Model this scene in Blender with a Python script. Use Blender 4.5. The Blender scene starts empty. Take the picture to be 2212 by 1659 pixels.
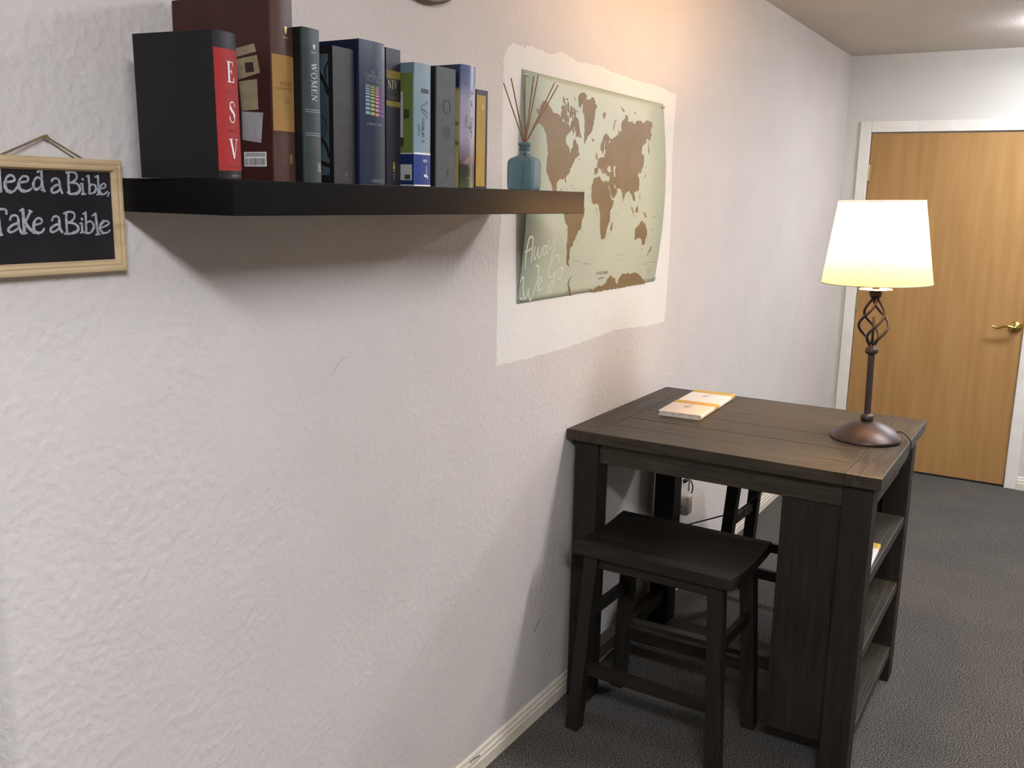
import bpy, bmesh, math, random
from mathutils import Vector, Matrix
random.seed(7)
C = bpy.context.scene.collection
S = bpy.context.scene
PI = math.pi
# ------------------------------------------------------------------ camera
cam_d = bpy.data.cameras.new('camera'); cam = bpy.data.objects.new('camera', cam_d); C.objects.link(cam)
cam_d.sensor_fit = 'HORIZONTAL'; cam_d.sensor_width = 36.0; cam_d.lens = 33.001
cam_d.clip_start = 0.05; cam_d.clip_end = 50
_r = Vector((0.5156705, -0.85651282, 0.02167337)); _u = Vector((0.15640034, 0.11897291, 0.98050211)); _b = Vector((-0.84239116, -0.50222629, 0.19530971))
M4 = Matrix.Identity(4)
for i in range(3): M4[i][0] = _r[i]; M4[i][1] = _u[i]; M4[i][2] = _b[i]
M4[2][3] = 1.6115
cam.matrix_world = M4
S.camera = cam
# ------------------------------------------------------------------ world, exposure
W = bpy.data.worlds.new('world'); S.world = W; W.use_nodes = True
W.node_tree.nodes['Background'].inputs[0].default_value = (0.72, 0.70, 0.72, 1); W.node_tree.nodes['Background'].inputs[1].default_value = 0.15
S.view_settings.view_transform = 'Standard'; S.view_settings.look = 'None'
S.view_settings.exposure = 1.25; S.view_settings.gamma = 1.0; S.view_settings.use_curve_mapping = False
TUBE = (0.87, 0.91, 1.04); TUBE_E = [34.0, 19.0, 21.0, 26.0]   # the fluorescent fixtures' emission: behind the camera, mid room, by the door, and an added fill round the corner
BULB = (1.0, 0.62, 0.30); BULB_E = 460.0
# ------------------------------------------------------------------ helpers
def L(r, g, b):
    f = lambda c: ((c/255+0.055)/1.055)**2.4 if c/255 > 0.04045 else c/255/12.92
    return (f(r), f(g), f(b), 1)
MATS = {}
def mat(name, col, rough=0.6, metal=0.0, spec=0.5, coat=0.0):
    if name in MATS: return MATS[name]
    m = bpy.data.materials.new(name); m.use_nodes = True; b = m.node_tree.nodes['Principled BSDF']
    b.inputs['Base Color'].default_value = col; b.inputs['Roughness'].default_value = rough; b.inputs['Metallic'].default_value = metal
    b.inputs['Specular IOR Level'].default_value = spec; b.inputs['Coat Weight'].default_value = coat
    MATS[name] = m; return m
def nodes(m): return m.node_tree.nodes, m.node_tree.links, m.node_tree.nodes['Principled BSDF']
def tex(m, scale=(1,1,1), loc=(0,0,0)):
    n, l, b = nodes(m); tc = n.new('ShaderNodeTexCoord'); mp = n.new('ShaderNodeMapping'); mp.inputs['Scale'].default_value = scale; mp.inputs['Location'].default_value = loc
    l.new(tc.outputs['Object'], mp.inputs['Vector']); return mp.outputs['Vector']
def noise(m, vec, scale, detail=4, rough=0.55, dist=0):
    n, l, b = nodes(m); t = n.new('ShaderNodeTexNoise'); t.inputs['Scale'].default_value = scale; t.inputs['Detail'].default_value = detail
    t.inputs['Roughness'].default_value = rough; t.inputs['Distortion'].default_value = dist; l.new(vec, t.inputs['Vector']); return t.outputs['Fac']
def ramp(m, fac, stops):
    n, l, b = nodes(m); r = n.new('ShaderNodeValToRGB'); e = r.color_ramp.elements
    while len(e) < len(stops): e.new(0.5)
    for i, (p, c) in enumerate(stops): e[i].position = p; e[i].color = c
    l.new(fac, r.inputs['Fac']); return r.outputs['Color']
def bump(m, h, strength, dist=0.002):
    n, l, b = nodes(m); bp = n.new('ShaderNodeBump'); bp.inputs['Strength'].default_value = strength; bp.inputs['Distance'].default_value = dist
    l.new(h, bp.inputs['Height'])
    if b.inputs['Normal'].links: l.new(b.inputs['Normal'].links[0].from_socket, bp.inputs['Normal'])
    l.new(bp.outputs['Normal'], b.inputs['Normal'])
def noisy(name, stops, scale=8, stretch=(1,1,1), rough=0.6, bstr=0.0, bdist=0.001, detail=5, metal=0.0, spec=0.5, coat=0.0):
    if name in MATS: return MATS[name]
    m = mat(name, stops[0][1], rough, metal, spec, coat); v = tex(m, stretch); f = noise(m, v, scale, detail)
    n, l, b = nodes(m); l.new(ramp(m, f, stops), b.inputs['Base Color'])
    if bstr: bump(m, f, bstr, bdist)
    return m
def plaster(name, c0, c1, bs):
    m = mat(name, c0, 0.85, spec=0.25); v = tex(m); n, l, b = nodes(m)
    l.new(ramp(m, noise(m, v, 3.0, 3), [(0.3, c0), (0.7, c1)]), b.inputs['Base Color'])
    f = noise(m, v, 62, 2, 0.45, 0.0)
    r = ramp(m, f, [(0.36, (0,0,0,1)), (0.72, (1,1,1,1))]); bump(m, r, bs, 0.0016)
    return m
def obj(name, bm, m, parent=None, smooth=False, loc=None):
    bm.normal_update()
    me = bpy.data.meshes.new(name); bm.to_mesh(me); bm.free()
    for x in (m if isinstance(m, (list, tuple)) else [m]): me.materials.append(x)
    if smooth:
        for p in me.polygons: p.use_smooth = True
    o = bpy.data.objects.new(name, me); C.objects.link(o)
    if loc: o.location = loc
    if parent is not None: o.parent = parent
    return o
def tag(o, label=None, cat=None, group=None, kind=None):
    if label: o['label'] = label
    if cat: o['category'] = cat
    if group: o['group'] = group
    if kind: o['kind'] = kind
    return o
def empty(name, loc, label, cat, rz=0, group=None):
    o = bpy.data.objects.new(name, None); C.objects.link(o); o.location = loc; o.rotation_euler = (0,0,rz); o.empty_display_size = 0.05
    return tag(o, label, cat, group)
def struct(name, bm, m, parent=None, smooth=False):
    o = obj(name, bm, m, parent, smooth)
    o['kind'] = 'structure'
    return o
def copy_tree(o, parent=None):
    c = o.copy(); C.objects.link(c); c.parent = parent
    for ch in list(o.children): copy_tree(ch, c)
    return c
def box(bm, x0, x1, y0, y1, z0, z1, bev=0.0, mi=0):
    vs = [bm.verts.new(p) for p in ((x0,y0,z0),(x1,y0,z0),(x1,y1,z0),(x0,y1,z0),(x0,y0,z1),(x1,y0,z1),(x1,y1,z1),(x0,y1,z1))]
    fs = [bm.faces.new([vs[i] for i in q]) for q in ((0,3,2,1),(4,5,6,7),(0,1,5,4),(1,2,6,5),(2,3,7,6),(3,0,4,7))]
    for f in fs: f.material_index = mi
    if bev:
        es = list({e for f in fs for e in f.edges})
        r = bmesh.ops.bevel(bm, geom=es, offset=bev, segments=2, affect='EDGES', profile=0.5)
        for f in r['faces']: f.material_index = mi
    return vs
def beam(bm, p, q, w, d, side=(1,0,0), bev=0.0, w2=None, d2=None):
    p = Vector(p); q = Vector(q); ax = (q-p).normalized(); s = Vector(side); s = (s - ax*s.dot(ax)).normalized(); t = ax.cross(s)
    w2 = w if w2 is None else w2; d2 = d if d2 is None else d2
    vs = []
    for c, a, b in ((p, w, d), (q, w2, d2)):
        for i, j in ((-1,-1),(1,-1),(1,1),(-1,1)): vs.append(bm.verts.new(c + s*a/2*i + t*b/2*j))
    fs = [bm.faces.new([vs[i] for i in k]) for k in ((0,3,2,1),(4,5,6,7),(0,1,5,4),(1,2,6,5),(2,3,7,6),(3,0,4,7))]
    if bev:
        bmesh.ops.bevel(bm, geom=list({e for f in fs for e in f.edges}), offset=bev, segments=2, affect='EDGES', profile=0.5)
def lathe(bm, prof, seg=32, c=(0,0,0), cap=True):
    rings = []
    for r, z in prof:
        if r < 1e-6: rings.append([bm.verts.new((c[0], c[1], c[2]+z))])
        else: rings.append([bm.verts.new((c[0]+r*math.cos(2*PI*i/seg), c[1]+r*math.sin(2*PI*i/seg), c[2]+z)) for i in range(seg)])
    for a, b in zip(rings, rings[1:]):
        for i in range(seg):
            j = (i+1) % seg
            if len(a) == 1 and len(b) == 1: continue
            if len(a) == 1: bm.faces.new((a[0], b[j], b[i]))
            elif len(b) == 1: bm.faces.new((a[i], a[j], b[0]))
            else: bm.faces.new((a[i], a[j], b[j], b[i]))
    if cap:
        if len(rings[0]) > 1: bm.faces.new(rings[0][::-1])
        if len(rings[-1]) > 1: bm.faces.new(rings[-1])
def smoothpath(pts, n=6):
    pts = [Vector(p) for p in pts]; out = []
    for i in range(len(pts)-1):
        p0 = pts[max(i-1,0)]; p1 = pts[i]; p2 = pts[i+1]; p3 = pts[min(i+2, len(pts)-1)]
        for k in range(n):
            t = k/n; out.append(0.5*((2*p1)+(p2-p0)*t+(2*p0-5*p1+4*p2-p3)*t*t+(3*p1-p0-3*p2+p3)*t**3))
    out.append(pts[-1]); return out
def tube(bm, pts, r, seg=8, r2=None):
    pts = [Vector(p) for p in pts]; n = len(pts); up = Vector((0.13,0.21,0.97)); rings = []; prev = None
    for i, p in enumerate(pts):
        d = (pts[min(i+1,n-1)]-pts[max(i-1,0)]).normalized()
        a = prev if prev is not None else up.cross(d)
        a = (a - d*a.dot(d)); a = a.normalized() if a.length > 1e-6 else d.orthogonal().normalized(); prev = a; b = d.cross(a)
        rr = r if r2 is None else r+(r2-r)*i/(n-1)
        rings.append([bm.verts.new(p + a*rr*math.cos(2*PI*k/seg) + b*rr*math.sin(2*PI*k/seg)) for k in range(seg)])
    for x, y in zip(rings, rings[1:]):
        for k in range(seg): bm.faces.new((x[k], x[(k+1)%seg], y[(k+1)%seg], y[k]))
    bm.faces.new(rings[0][::-1]); bm.faces.new(rings[-1])
# flat drawing: 2-D shapes collected with bm verts at (u, v, 0), mapped later by fn(u, v, lift)
def poly2(bm, pts, h=0.0):
    p2 = [p for i, p in enumerate(pts) if p != pts[i-1]]
    f = bm.faces.new([bm.verts.new((p[0], p[1], h)) for p in p2]); return f
EPS = [0]
def ribbon(bm, pts, w, h=0.0, caps=True):
    P = [Vector((p[0], p[1])) for p in pts]; n = len(P); prev = None; EPS[0] = (EPS[0]+1) % 12; h += EPS[0]*2.5e-5
    if n < 2: return
    for i in range(n):
        d = P[min(i+1,n-1)]-P[max(i-1,0)]
        if d.length < 1e-9: continue
        d.normalize(); nrm = Vector((-d.y, d.x))*w/2
        cur = (bm.verts.new((P[i].x+nrm.x, P[i].y+nrm.y, h)), bm.verts.new((P[i].x-nrm.x, P[i].y-nrm.y, h)))
        if prev: bm.faces.new((prev[0], prev[1], cur[1], cur[0]))
        prev = cur
    if caps:
        for p in (P[0], P[-1]):
            EPS[0] = (EPS[0]+1) % 12; h += 1.1e-5
            bm.faces.new([bm.verts.new((p.x+w/2*math.cos(a*PI/4), p.y+w/2*math.sin(a*PI/4), h)) for a in range(8)])
def rect2(bm, u0, u1, v0, v1, h=0.0): bm.faces.new([bm.verts.new(p) for p in ((u0,v0,h),(u1,v0,h),(u1,v1,h),(u0,v1,h))])
def mapped(bm, fn):
    for v in bm.verts: v.co = Vector(fn(v.co.x, v.co.y, v.co.z))
    return bm
GLY = {  # thick-and-thin serif capitals in a box one unit high: (width, stroke)
 'E': (0.62, [(0.15,[(0.16,0),(0.16,1)]),(0.05,[(0.02,0.025),(0.58,0.025)]),(0.05,[(0.02,0.975),(0.56,0.975)]),(0.05,[(0.16,0.52),(0.42,0.52)]),(0.05,[(0.55,0.8),(0.56,1)]),(0.07,[(0.6,0.24),(0.57,0)]),(0.04,[(0.42,0.4),(0.42,0.64)])]),
 'S': (0.6, [(0.06,[(0.52,0.74),(0.5,0.9),(0.32,0.98),(0.14,0.9),(0.1,0.74)]),(0.16,[(0.12,0.74),(0.24,0.58),(0.42,0.44),(0.5,0.26)]),(0.06,[(0.5,0.28),(0.46,0.08),(0.28,0.02),(0.1,0.1),(0.06,0.3)])]),
 'V': (0.78, [(0.15,[(0.14,0.98),(0.39,0.05)]),(0.05,[(0.39,0.03),(0.66,0.98)]),(0.05,[(0,0.98),(0.3,0.98)]),(0.05,[(0.54,0.98),(0.8,0.98)])]),
 'W': (1.1, [(0.13,[(0.12,0.98),(0.32,0.05)]),(0.05,[(0.32,0.05),(0.55,0.95)]),(0.13,[(0.5,0.98),(0.74,0.05)]),(0.05,[(0.74,0.05),(0.98,0.98)]),(0.05,[(0,0.98),(0.28,0.98)]),(0.05,[(0.86,0.98),(1.1,0.98)])]),
 'O': (0.85, [(0.14,[(0.1,0.62),(0.08,0.5),(0.1,0.36)]),(0.08,[(0.1,0.36),(0.2,0.12),(0.42,0.02),(0.64,0.12),(0.74,0.36)]),(0.14,[(0.74,0.36),(0.77,0.5),(0.74,0.62)]),(0.08,[(0.74,0.62),(0.64,0.88),(0.42,0.98),(0.2,0.88),(0.1,0.62)])]),
 'M': (1.05, [(0.05,[(0.16,0),(0.16,0.98)]),(0.14,[(0.18,0.95),(0.5,0.08)]),(0.05,[(0.5,0.05),(0.84,0.98)]),(0.14,[(0.86,0),(0.86,1)]),(0.05,[(0.02,0.02),(0.3,0.02)]),(0.05,[(0.7,0.02),(1.02,0.02)]),(0.05,[(0.02,0.98),(0.2,0.98)])]),
 'N': (0.85, [(0.06,[(0.16,0),(0.16,0.98)]),(0.15,[(0.16,0.95),(0.7,0.05)]),(0.06,[(0.72,0),(0.72,0.98)]),(0.05,[(0.02,0.02),(0.3,0.02)]),(0.05,[(0.58,0.98),(0.86,0.98)]),(0.05,[(0,0.98),(0.2,0.98)])]),
 'H': (0.8, [(0.16,[(0.16,0),(0.16,1)]),(0.16,[(0.62,0),(0.62,1)]),(0.06,[(0.16,0.5),(0.62,0.5)]),(0.05,[(0,0.02),(0.32,0.02)]),(0.05,[(0,0.98),(0.32,0.98)]),(0.05,[(0.46,0.02),(0.78,0.02)]),(0.05,[(0.46,0.98),(0.78,0.98)])]),
 'I': (0.36, [(0.16,[(0.18,0),(0.18,1)]),(0.05,[(0,0.02),(0.36,0.02)]),(0.05,[(0,0.98),(0.36,0.98)])]),
 'B': (0.66, [(0.15,[(0.14,0),(0.14,1)]),(0.06,[(0.02,0.98),(0.4,0.97),(0.54,0.84),(0.5,0.62),(0.3,0.53),(0.14,0.53)]),(0.07,[(0.3,0.53),(0.56,0.42),(0.6,0.2),(0.44,0.03),(0.02,0.03)])]),
 'L': (0.6, [(0.15,[(0.16,0),(0.16,1)]),(0.05,[(0.02,0.98),(0.3,0.98)]),(0.05,[(0.02,0.025),(0.56,0.025)]),(0.06,[(0.58,0.26),(0.56,0)])]),
 'C': (0.7, [(0.06,[(0.6,0.7),(0.56,0.9),(0.38,0.98),(0.2,0.88),(0.1,0.64)]),(0.15,[(0.11,0.66),(0.08,0.5),(0.11,0.34)]),(0.06,[(0.1,0.36),(0.2,0.12),(0.4,0.02),(0.56,0.1),(0.62,0.28)])]),
}
def serif(bm, word, u, v, hgt, w=1.0, gap=0.12, rot=0.0, h=0.0, center=True):
    """serif capitals; (u, v) is the middle of the word, hgt the letter height, rot turns it about that middle"""
    tot = sum(GLY[c][0]*w+gap for c in word)-gap; x = -tot/2; cr, sr = math.cos(rot), math.sin(rot)
    for c in word:
        gw, st = GLY[c]
        for sw, pl in st:
            q = []
            pl = [(p_.x, p_.y) for p_ in smoothpath([(a_, b_, 0) for a_, b_ in pl], 4)] if len(pl) > 3 else pl
            for px, py in pl:
                a = (x+px*w)*hgt; b = (py-0.5)*hgt; q.append((u+a*cr-b*sr, v+a*sr+b*cr))
            ribbon(bm, q, sw*hgt*(0.5+0.5*w), h, caps=False)
        x += gw*w+gap
def textm(bm, s, u, v, hgt, rot=0.0, wid=None, h=0.0, shear=0.0):
    cu = bpy.data.curves.new('t', 'FONT'); cu.body = s; cu.size = 1.0; cu.align_x = 'CENTER'; cu.align_y = 'CENTER'; cu.resolution_u = 2; cu.shear = shear
    to = bpy.data.objects.new('t', cu); C.objects.link(to); dg = bpy.context.evaluated_depsgraph_get()
    me = bpy.data.meshes.new_from_object(to.evaluated_get(dg)); C.objects.unlink(to); bpy.data.objects.remove(to)
    xs = [w.co.x for w in me.vertices]; ys = [w.co.y for w in me.vertices]
    if not xs: return
    cx, cy = (min(xs)+max(xs))/2, (min(ys)+max(ys))/2; sy = hgt/(max(ys)-min(ys)); sx = sy if wid is None else wid/(max(xs)-min(xs)); cr, sr = math.cos(rot), math.sin(rot)
    vv = []
    for w in me.vertices:
        a = (w.co.x-cx)*sx; b = (w.co.y-cy)*sy; vv.append(bm.verts.new((u+a*cr-b*sr, v+a*sr+b*cr, h)))
    for p in me.polygons:
        try: bm.faces.new([vv[i] for i in p.vertices])
        except ValueError: pass
    bpy.data.meshes.remove(me)
CONTINENTS=[[(82,529),(95,540),(118,546),(131,534),(148,523),(153,515),(175,518),(191,511),(201,503),(213,496),(240,490),(255,481),(249,470),(228,460),(219,448),(222,437),(239,426),(243,410),(250,424),(262,431),(265,447),(275,456),(285,442),(296,435),(295,420),(304,410),(283,401),(269,393),(255,378),(242,367),(233,353),(215,342),(218,326),(211,334),(207,341),(176,336),(164,329),(161,324),(165,305),(177,299),(200,291),(193,289),(168,294),(139,305),(136,315),(121,334),(119,334),(109,347),(100,360),(103,382),(112,403),(109,432),(107,451),(98,466),(79,480),(64,480),(44,479),(59,491),(74,502),(58,510),(60,517),(76,519)],[(197,289),(227,292),(278,283),(310,272),(343,258),(343,239),(331,220),(328,197),(311,189),(298,166),(287,159),(287,147),(273,143),(272,126),(276,112),(272,98),(283,89),(268,92),(258,103),(250,141),(248,174),(244,205),(230,214),(216,237),(198,262),(193,280)],[(337,550),(349,565),(376,573),(391,574),(399,580),(416,582),(427,570),(416,566),(435,558),(421,547),(413,525),(402,502),(391,486),(382,477),(357,465),(347,454),(339,442),(332,449),(336,468),(343,503),(343,526),(333,535)],[(311,574),(331,586),(353,591),(369,586),(367,575),(352,568),(336,556),(320,542),(311,550),(311,562)],[(271,506),(284,519),(302,512),(306,495),(311,474),(300,457),(287,463),(284,479),(271,488)],[(200,512),(215,527),(198,532),(214,544),(227,538),(221,530),(234,523),(236,508),(211,504)],[(230,558),(251,565),(245,558)],[(240,551),(259,545),(247,542)],[(263,529),(281,529),(276,520),(258,521)],[(291,536),(305,533),(301,527)],[(260,485),(273,484),(263,472),(257,477)],[(248,518),(259,525),(263,513),(252,508)],[(288,572),(294,566),(289,560)],[(387,459),(398,462),(402,455),(390,450)],[(469,539),(488,547),(493,540),(477,523)],[(567,530),(555,519),(547,503),(547,490),(541,497),(542,510),(556,526)],[(608,575),(617,571),(635,561),(623,559),(611,568)],[(711,565),(724,565),(718,558),(711,559)],[(412,424),(419,414),(425,404),(416,398),(412,407)],[(403,411),(408,409),(405,403)],[(812,478),(817,466),(822,450),(815,434),(809,449)],[(787,396),(793,393),(786,388)],[(790,380),(788,363),(773,357),(783,367)],[(294,400),(304,398),(299,393)],[(443,430),(444,443),(457,457),(466,470),(483,482),(503,480),(515,469),(528,469),(556,478),(573,485),(577,503),(584,491),(602,501),(600,512),(611,530),(634,539),(636,552),(658,547),(658,529),(690,534),(707,526),(732,541),(756,541),(779,535),(811,547),(830,547),(857,542),(855,530),(838,517),(846,503),(831,483),(818,478),(813,487),(800,484),(796,472),(764,461),(754,437),(775,428),(774,410),(756,383),(744,371),(726,375),(723,363),(735,357),(738,334),(733,316),(698,310),(708,292),(705,281),(687,288),(679,300),(666,305),(658,314),(637,309),(624,297),(619,277),(610,289),(597,311),(580,321),(561,320),(546,328),(534,335),(543,323),(562,317),(566,308),(549,293),(529,287),(514,310),(499,333),(495,338),(503,342),(506,355),(503,354),(485,355),(482,364),(475,360),(463,369),(451,381),(449,379),(466,363),(458,362),(439,377),(426,376),(417,361),(406,355),(400,362),(400,375),(420,377),(418,393),(432,406),(472,412),(468,418),(478,431),(470,438),(477,453),(482,459),(472,451),(466,431),(457,418),(453,428)],[(396,346),(437,353),(446,343),(463,335),(469,341),(495,338),(500,327),(510,310),(525,285),(544,283),(540,268),(520,248),(523,215),(511,203),(507,183),(503,165),(486,161),(474,164),(463,186),(454,209),(452,236),(440,258),(436,266),(424,270),(400,267),(387,279),(383,296),(383,322)],[(539,187),(533,191),(535,203),(547,218),(547,203),(544,187)],[(736,152),(727,192),(748,200),(774,219),(785,215),(802,204),(804,214),(818,196),(833,179),(832,160),(820,134),(802,135),(793,153),(773,161),(751,156)],[(805,122),(812,122),(812,114)],[(889,130),(891,123),(863,93),(857,96),(870,114),(883,128)],[(773,248),(803,241),(821,226),(798,231),(788,240)],[(718,245),(716,256),(736,269),(738,253),(731,243)],[(674,267),(693,256),(708,239),(695,245),(682,258)],[(707,235),(735,230),(710,233)],[(740,304),(747,301),(747,285),(742,293)],[(745,250),(751,242),(745,244)],[(208,317),(230,311),(228,309),(213,314)],[(184,306),(188,311),(198,313),(191,308)],[(626,274),(632,272),(629,269)],[(448,-2),(442,10),(466,4),(478,-2)],[(307,59),(305,54),(296,50),(292,33),(309,18),(322,-2),(308,-1),(293,19),(284,37),(290,51)],[(282,20),(290,10),(295,2),(285,8)],[(700,358),(710,355),(709,350)],[(477,-3),(479,10),(501,15),(533,14),(555,22),(560,32),(580,44),(595,38),(622,31),(630,19),(643,9),(651,29),(669,43),(705,42),(717,44),(742,39),(778,42),(825,29),(860,13),(879,3),(880,-3)]]
SEAS=[[(485,378),(498,386),(509,387),(516,370),(506,367),(493,369)],[(537,388),(548,387),(543,376),(548,355),(539,355),(532,380)],[(502,463),(512,463),(506,452)],[(551,387),(553,385),(551,384)]]
SCRIPT=[[(19,97),(17,115),(16,136),(19,158),(22,173),(32,181),(45,178),(47,164),(48,135),(48,113)],[(11,141),(26,144),(47,151)],[(62,152),(60,130),(67,118),(75,134),(80,154),(82,134),(91,122),(100,133),(103,153)],[(125,155),(112,151),(108,140),(117,129),(127,139),(130,155),(130,137),(138,134)],[(141,168),(141,150),(151,144),(160,158),(164,172)],[(180,181),(176,162),(169,140),(161,114)],[(4,62),(9,71),(19,68),(21,43),(35,15),(46,14),(53,36),(60,18),(73,4),(85,28),(97,61),(97,84),(90,99),(78,100)],[(106,40),(120,55),(119,65),(109,65),(103,47),(110,30),(130,35)],[(213,105),(211,118),(194,125),(174,119),(160,99),(154,81),(163,65),(184,65),(197,79)],[(197,79),(197,52),(189,27),(180,16),(169,24),(173,41),(196,55)],[(226,88),(214,77),(218,60),(231,55),(242,69),(241,85),(231,89),(240,76)]]
MARKS=[[(296,103),(349,102)],[(371,93),(401,92)],[(377,90),(422,89)],[(598,109),(674,109)],[(613,93),(641,93)],[(329,190),(348,190)],[(305,159),(324,159)],[(237,322),(262,322)],[(245,315),(293,315)],[(260,309),(278,309)],[(299,308),(341,308)],[(407,257),(435,257)],[(399,251),(433,250)],[(420,245),(434,244)],[(427,236),(444,235)],[(524,241),(538,241)],[(560,241),(585,241)],[(546,223),(558,223)],[(570,197),(585,197)],[(517,180),(535,180)],[(510,171),(525,171)],[(852,228),(899,228)],[(856,186),(885,186)],[(362,319),(381,319)],[(362,296),(373,296)],[(360,291),(375,290)],[(357,282),(379,281)],[(374,276),(388,275)],[(829,73),(945,70)],[(835,65),(889,64)],[(873,51),(924,49)],[(876,43),(920,42)],[(879,36),(923,36)],[(228,191),(239,191)],[(638,297),(664,296)],[(905,203),(914,202)]]
CHALK=[(4.1,[(471,1505),(463,1360),(460,1204)]),(4.1,[(470,1495),(534,1362),(603,1212)]),(4.6,[(627,1510),(624,1364),(623,1227),(625,1202)]),(2.7,[(597,1495),(650,1511)]),(3.5,[(696,1327),(769,1333),(823,1347),(838,1370),(820,1409),(772,1422),(722,1386),(693,1317)]),(5.2,[(693,1317),(693,1258),(717,1209),(768,1192)]),(3.3,[(768,1192),(822,1210),(860,1256)]),(3.3,[(890,1323),(960,1333),(1021,1346),(1040,1385),(1019,1413),(961,1411),(915,1367),(892,1311)]),(5.2,[(892,1311),(892,1261),(924,1217),(971,1205)]),(3.3,[(971,1205),(1031,1216),(1074,1245)]),(3.3,[(1228,1380),(1190,1407),(1143,1378),(1114,1322)]),(4.4,[(1114,1322),(1110,1276),(1137,1236),(1170,1239)]),(3.3,[(1170,1239),(1224,1283),(1248,1350)]),(3.0,[(1184,1480),(1247,1505)]),(4.1,[(1247,1503),(1245,1381),(1249,1279),(1271,1213)]),(2.7,[(1271,1213),(1225,1229)]),(3.3,[(1395,1354),(1412,1385),(1464,1399),(1503,1382),(1517,1346)]),(3.8,[(1517,1346),(1522,1264),(1546,1191)]),(3.8,[(1521,1315),(1444,1291),(1393,1251),(1383,1209),(1413,1191)]),(3.3,[(1413,1191),(1472,1206),(1518,1243)]),(4.1,[(1674,1491),(1659,1339),(1663,1198)]),(3.3,[(1635,1483),(1704,1499),(1774,1489),(1804,1448),(1784,1390),(1715,1346)]),(3.3,[(1691,1340),(1786,1337),(1831,1301)]),(4.6,[(1831,1301),(1845,1249),(1805,1195),(1750,1182)]),(3.3,[(1750,1182),(1679,1177),(1634,1203)]),(3.5,[(1896,1402),(1900,1392)]),(3.0,[(1863,1328),(1887,1332)]),(3.8,[(1887,1329),(1890,1249),(1894,1186)]),(2.7,[(1864,1177),(1930,1181)]),(2.7,[(1968,1440),(1999,1454)]),(3.8,[(2001,1449),(2004,1316),(1999,1198)]),(3.0,[(2006,1294),(2051,1327),(2099,1312)]),(3.8,[(2099,1312),(2114,1264),(2086,1210)]),(3.0,[(2086,1210),(2041,1193),(1986,1187)]),(2.7,[(2111,1434),(2159,1457)]),(3.5,[(2159,1453),(2154,1297),(2149,1178)]),(2.7,[(2120,1174),(2189,1181)]),(2.7,[(2185,1266),(2253,1278),(2284,1313),(2254,1343),(2206,1320)]),(3.5,[(2206,1320),(2177,1265),(2182,1211),(2214,1177)]),(2.7,[(2214,1177),(2266,1191),(2306,1224)]),(2.7,[(2336,1205),(2307,1153)]),(3.5,[(405,926),(498,943),(591,956),(673,949),(677,893)]),(5.2,[(553,931),(560,773),(569,608)]),(3.0,[(487,590),(597,605)]),(3.3,[(722,809),(744,856),(793,872),(834,855),(844,810)]),(4.1,[(844,810),(846,709),(874,627)]),(3.8,[(843,764),(761,740),(699,696),(688,656),(715,638)]),(3.3,[(715,638),(775,654),(840,699)]),(3.0,[(879,935),(923,956)]),(4.9,[(923,951),(920,789),(920,621)]),(2.7,[(889,611),(955,620)]),(3.8,[(1032,915),(984,839),(936,763)]),(2.7,[(1012,940),(1056,922)]),(4.9,[(943,768),(993,691),(1065,628)]),(3.3,[(1074,734),(1164,750),(1203,786),(1170,829),(1114,818),(1077,767)]),(4.6,[(1077,767),(1065,695),(1083,638),(1131,617)]),(3.3,[(1131,617),(1188,633),(1223,677)]),(3.3,[(1354,795),(1380,841),(1427,855),(1466,836),(1472,794)]),(4.4,[(1472,794),(1472,689),(1502,627)]),(3.8,[(1470,746),(1388,721),(1330,680),(1324,639),(1352,626)]),(3.3,[(1352,626),(1416,647),(1472,694)]),(4.1,[(1590,903),(1582,761),(1582,607)]),(3.3,[(1554,893),(1624,917),(1700,908),(1726,866),(1698,802),(1618,760)]),(3.3,[(1618,760),(1717,743),(1762,705)]),(4.6,[(1762,705),(1774,668),(1738,625),(1683,608)]),(3.3,[(1683,608),(1611,596),(1541,601)]),(3.8,[(1840,817),(1844,806)]),(2.7,[(1804,745),(1835,753)]),(3.8,[(1835,747),(1834,618)]),(2.7,[(1803,608),(1870,617)]),(2.7,[(1866,884),(1911,913)]),(3.8,[(1910,908),(1905,757),(1900,611)]),(3.0,[(1911,752),(1974,778),(2021,745)]),(4.4,[(2021,745),(2035,690),(1994,626)]),(3.0,[(1994,626),(1949,600),(1881,601)]),(2.7,[(2014,856),(2075,894)]),(4.1,[(2077,891),(2084,755),(2096,586)]),(2.7,[(2060,572),(2131,581)]),(3.0,[(2153,675),(2244,704),(2304,742),(2280,773),(2211,778)]),(4.6,[(2211,778),(2154,721),(2141,645),(2185,595)]),(3.0,[(2185,595),(2255,599),(2309,636)])]
PATCH=[(2125,370),(2158,389),(2217,383),(2253,391),(2355,384),(2422,400),(2522,384),(2643,393),(2774,384),(2954,381),(3110,383),(3288,370),(3278,169),(3298,-28),(3302,-213),(3290,-445),(3135,-445),(2857,-428),(2650,-440),(2435,-446),(2297,-447),(2103,-444),(2101,-331),(2100,-160),(2115,-18),(2109,145),(2109,259),(2111,338)]
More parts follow.
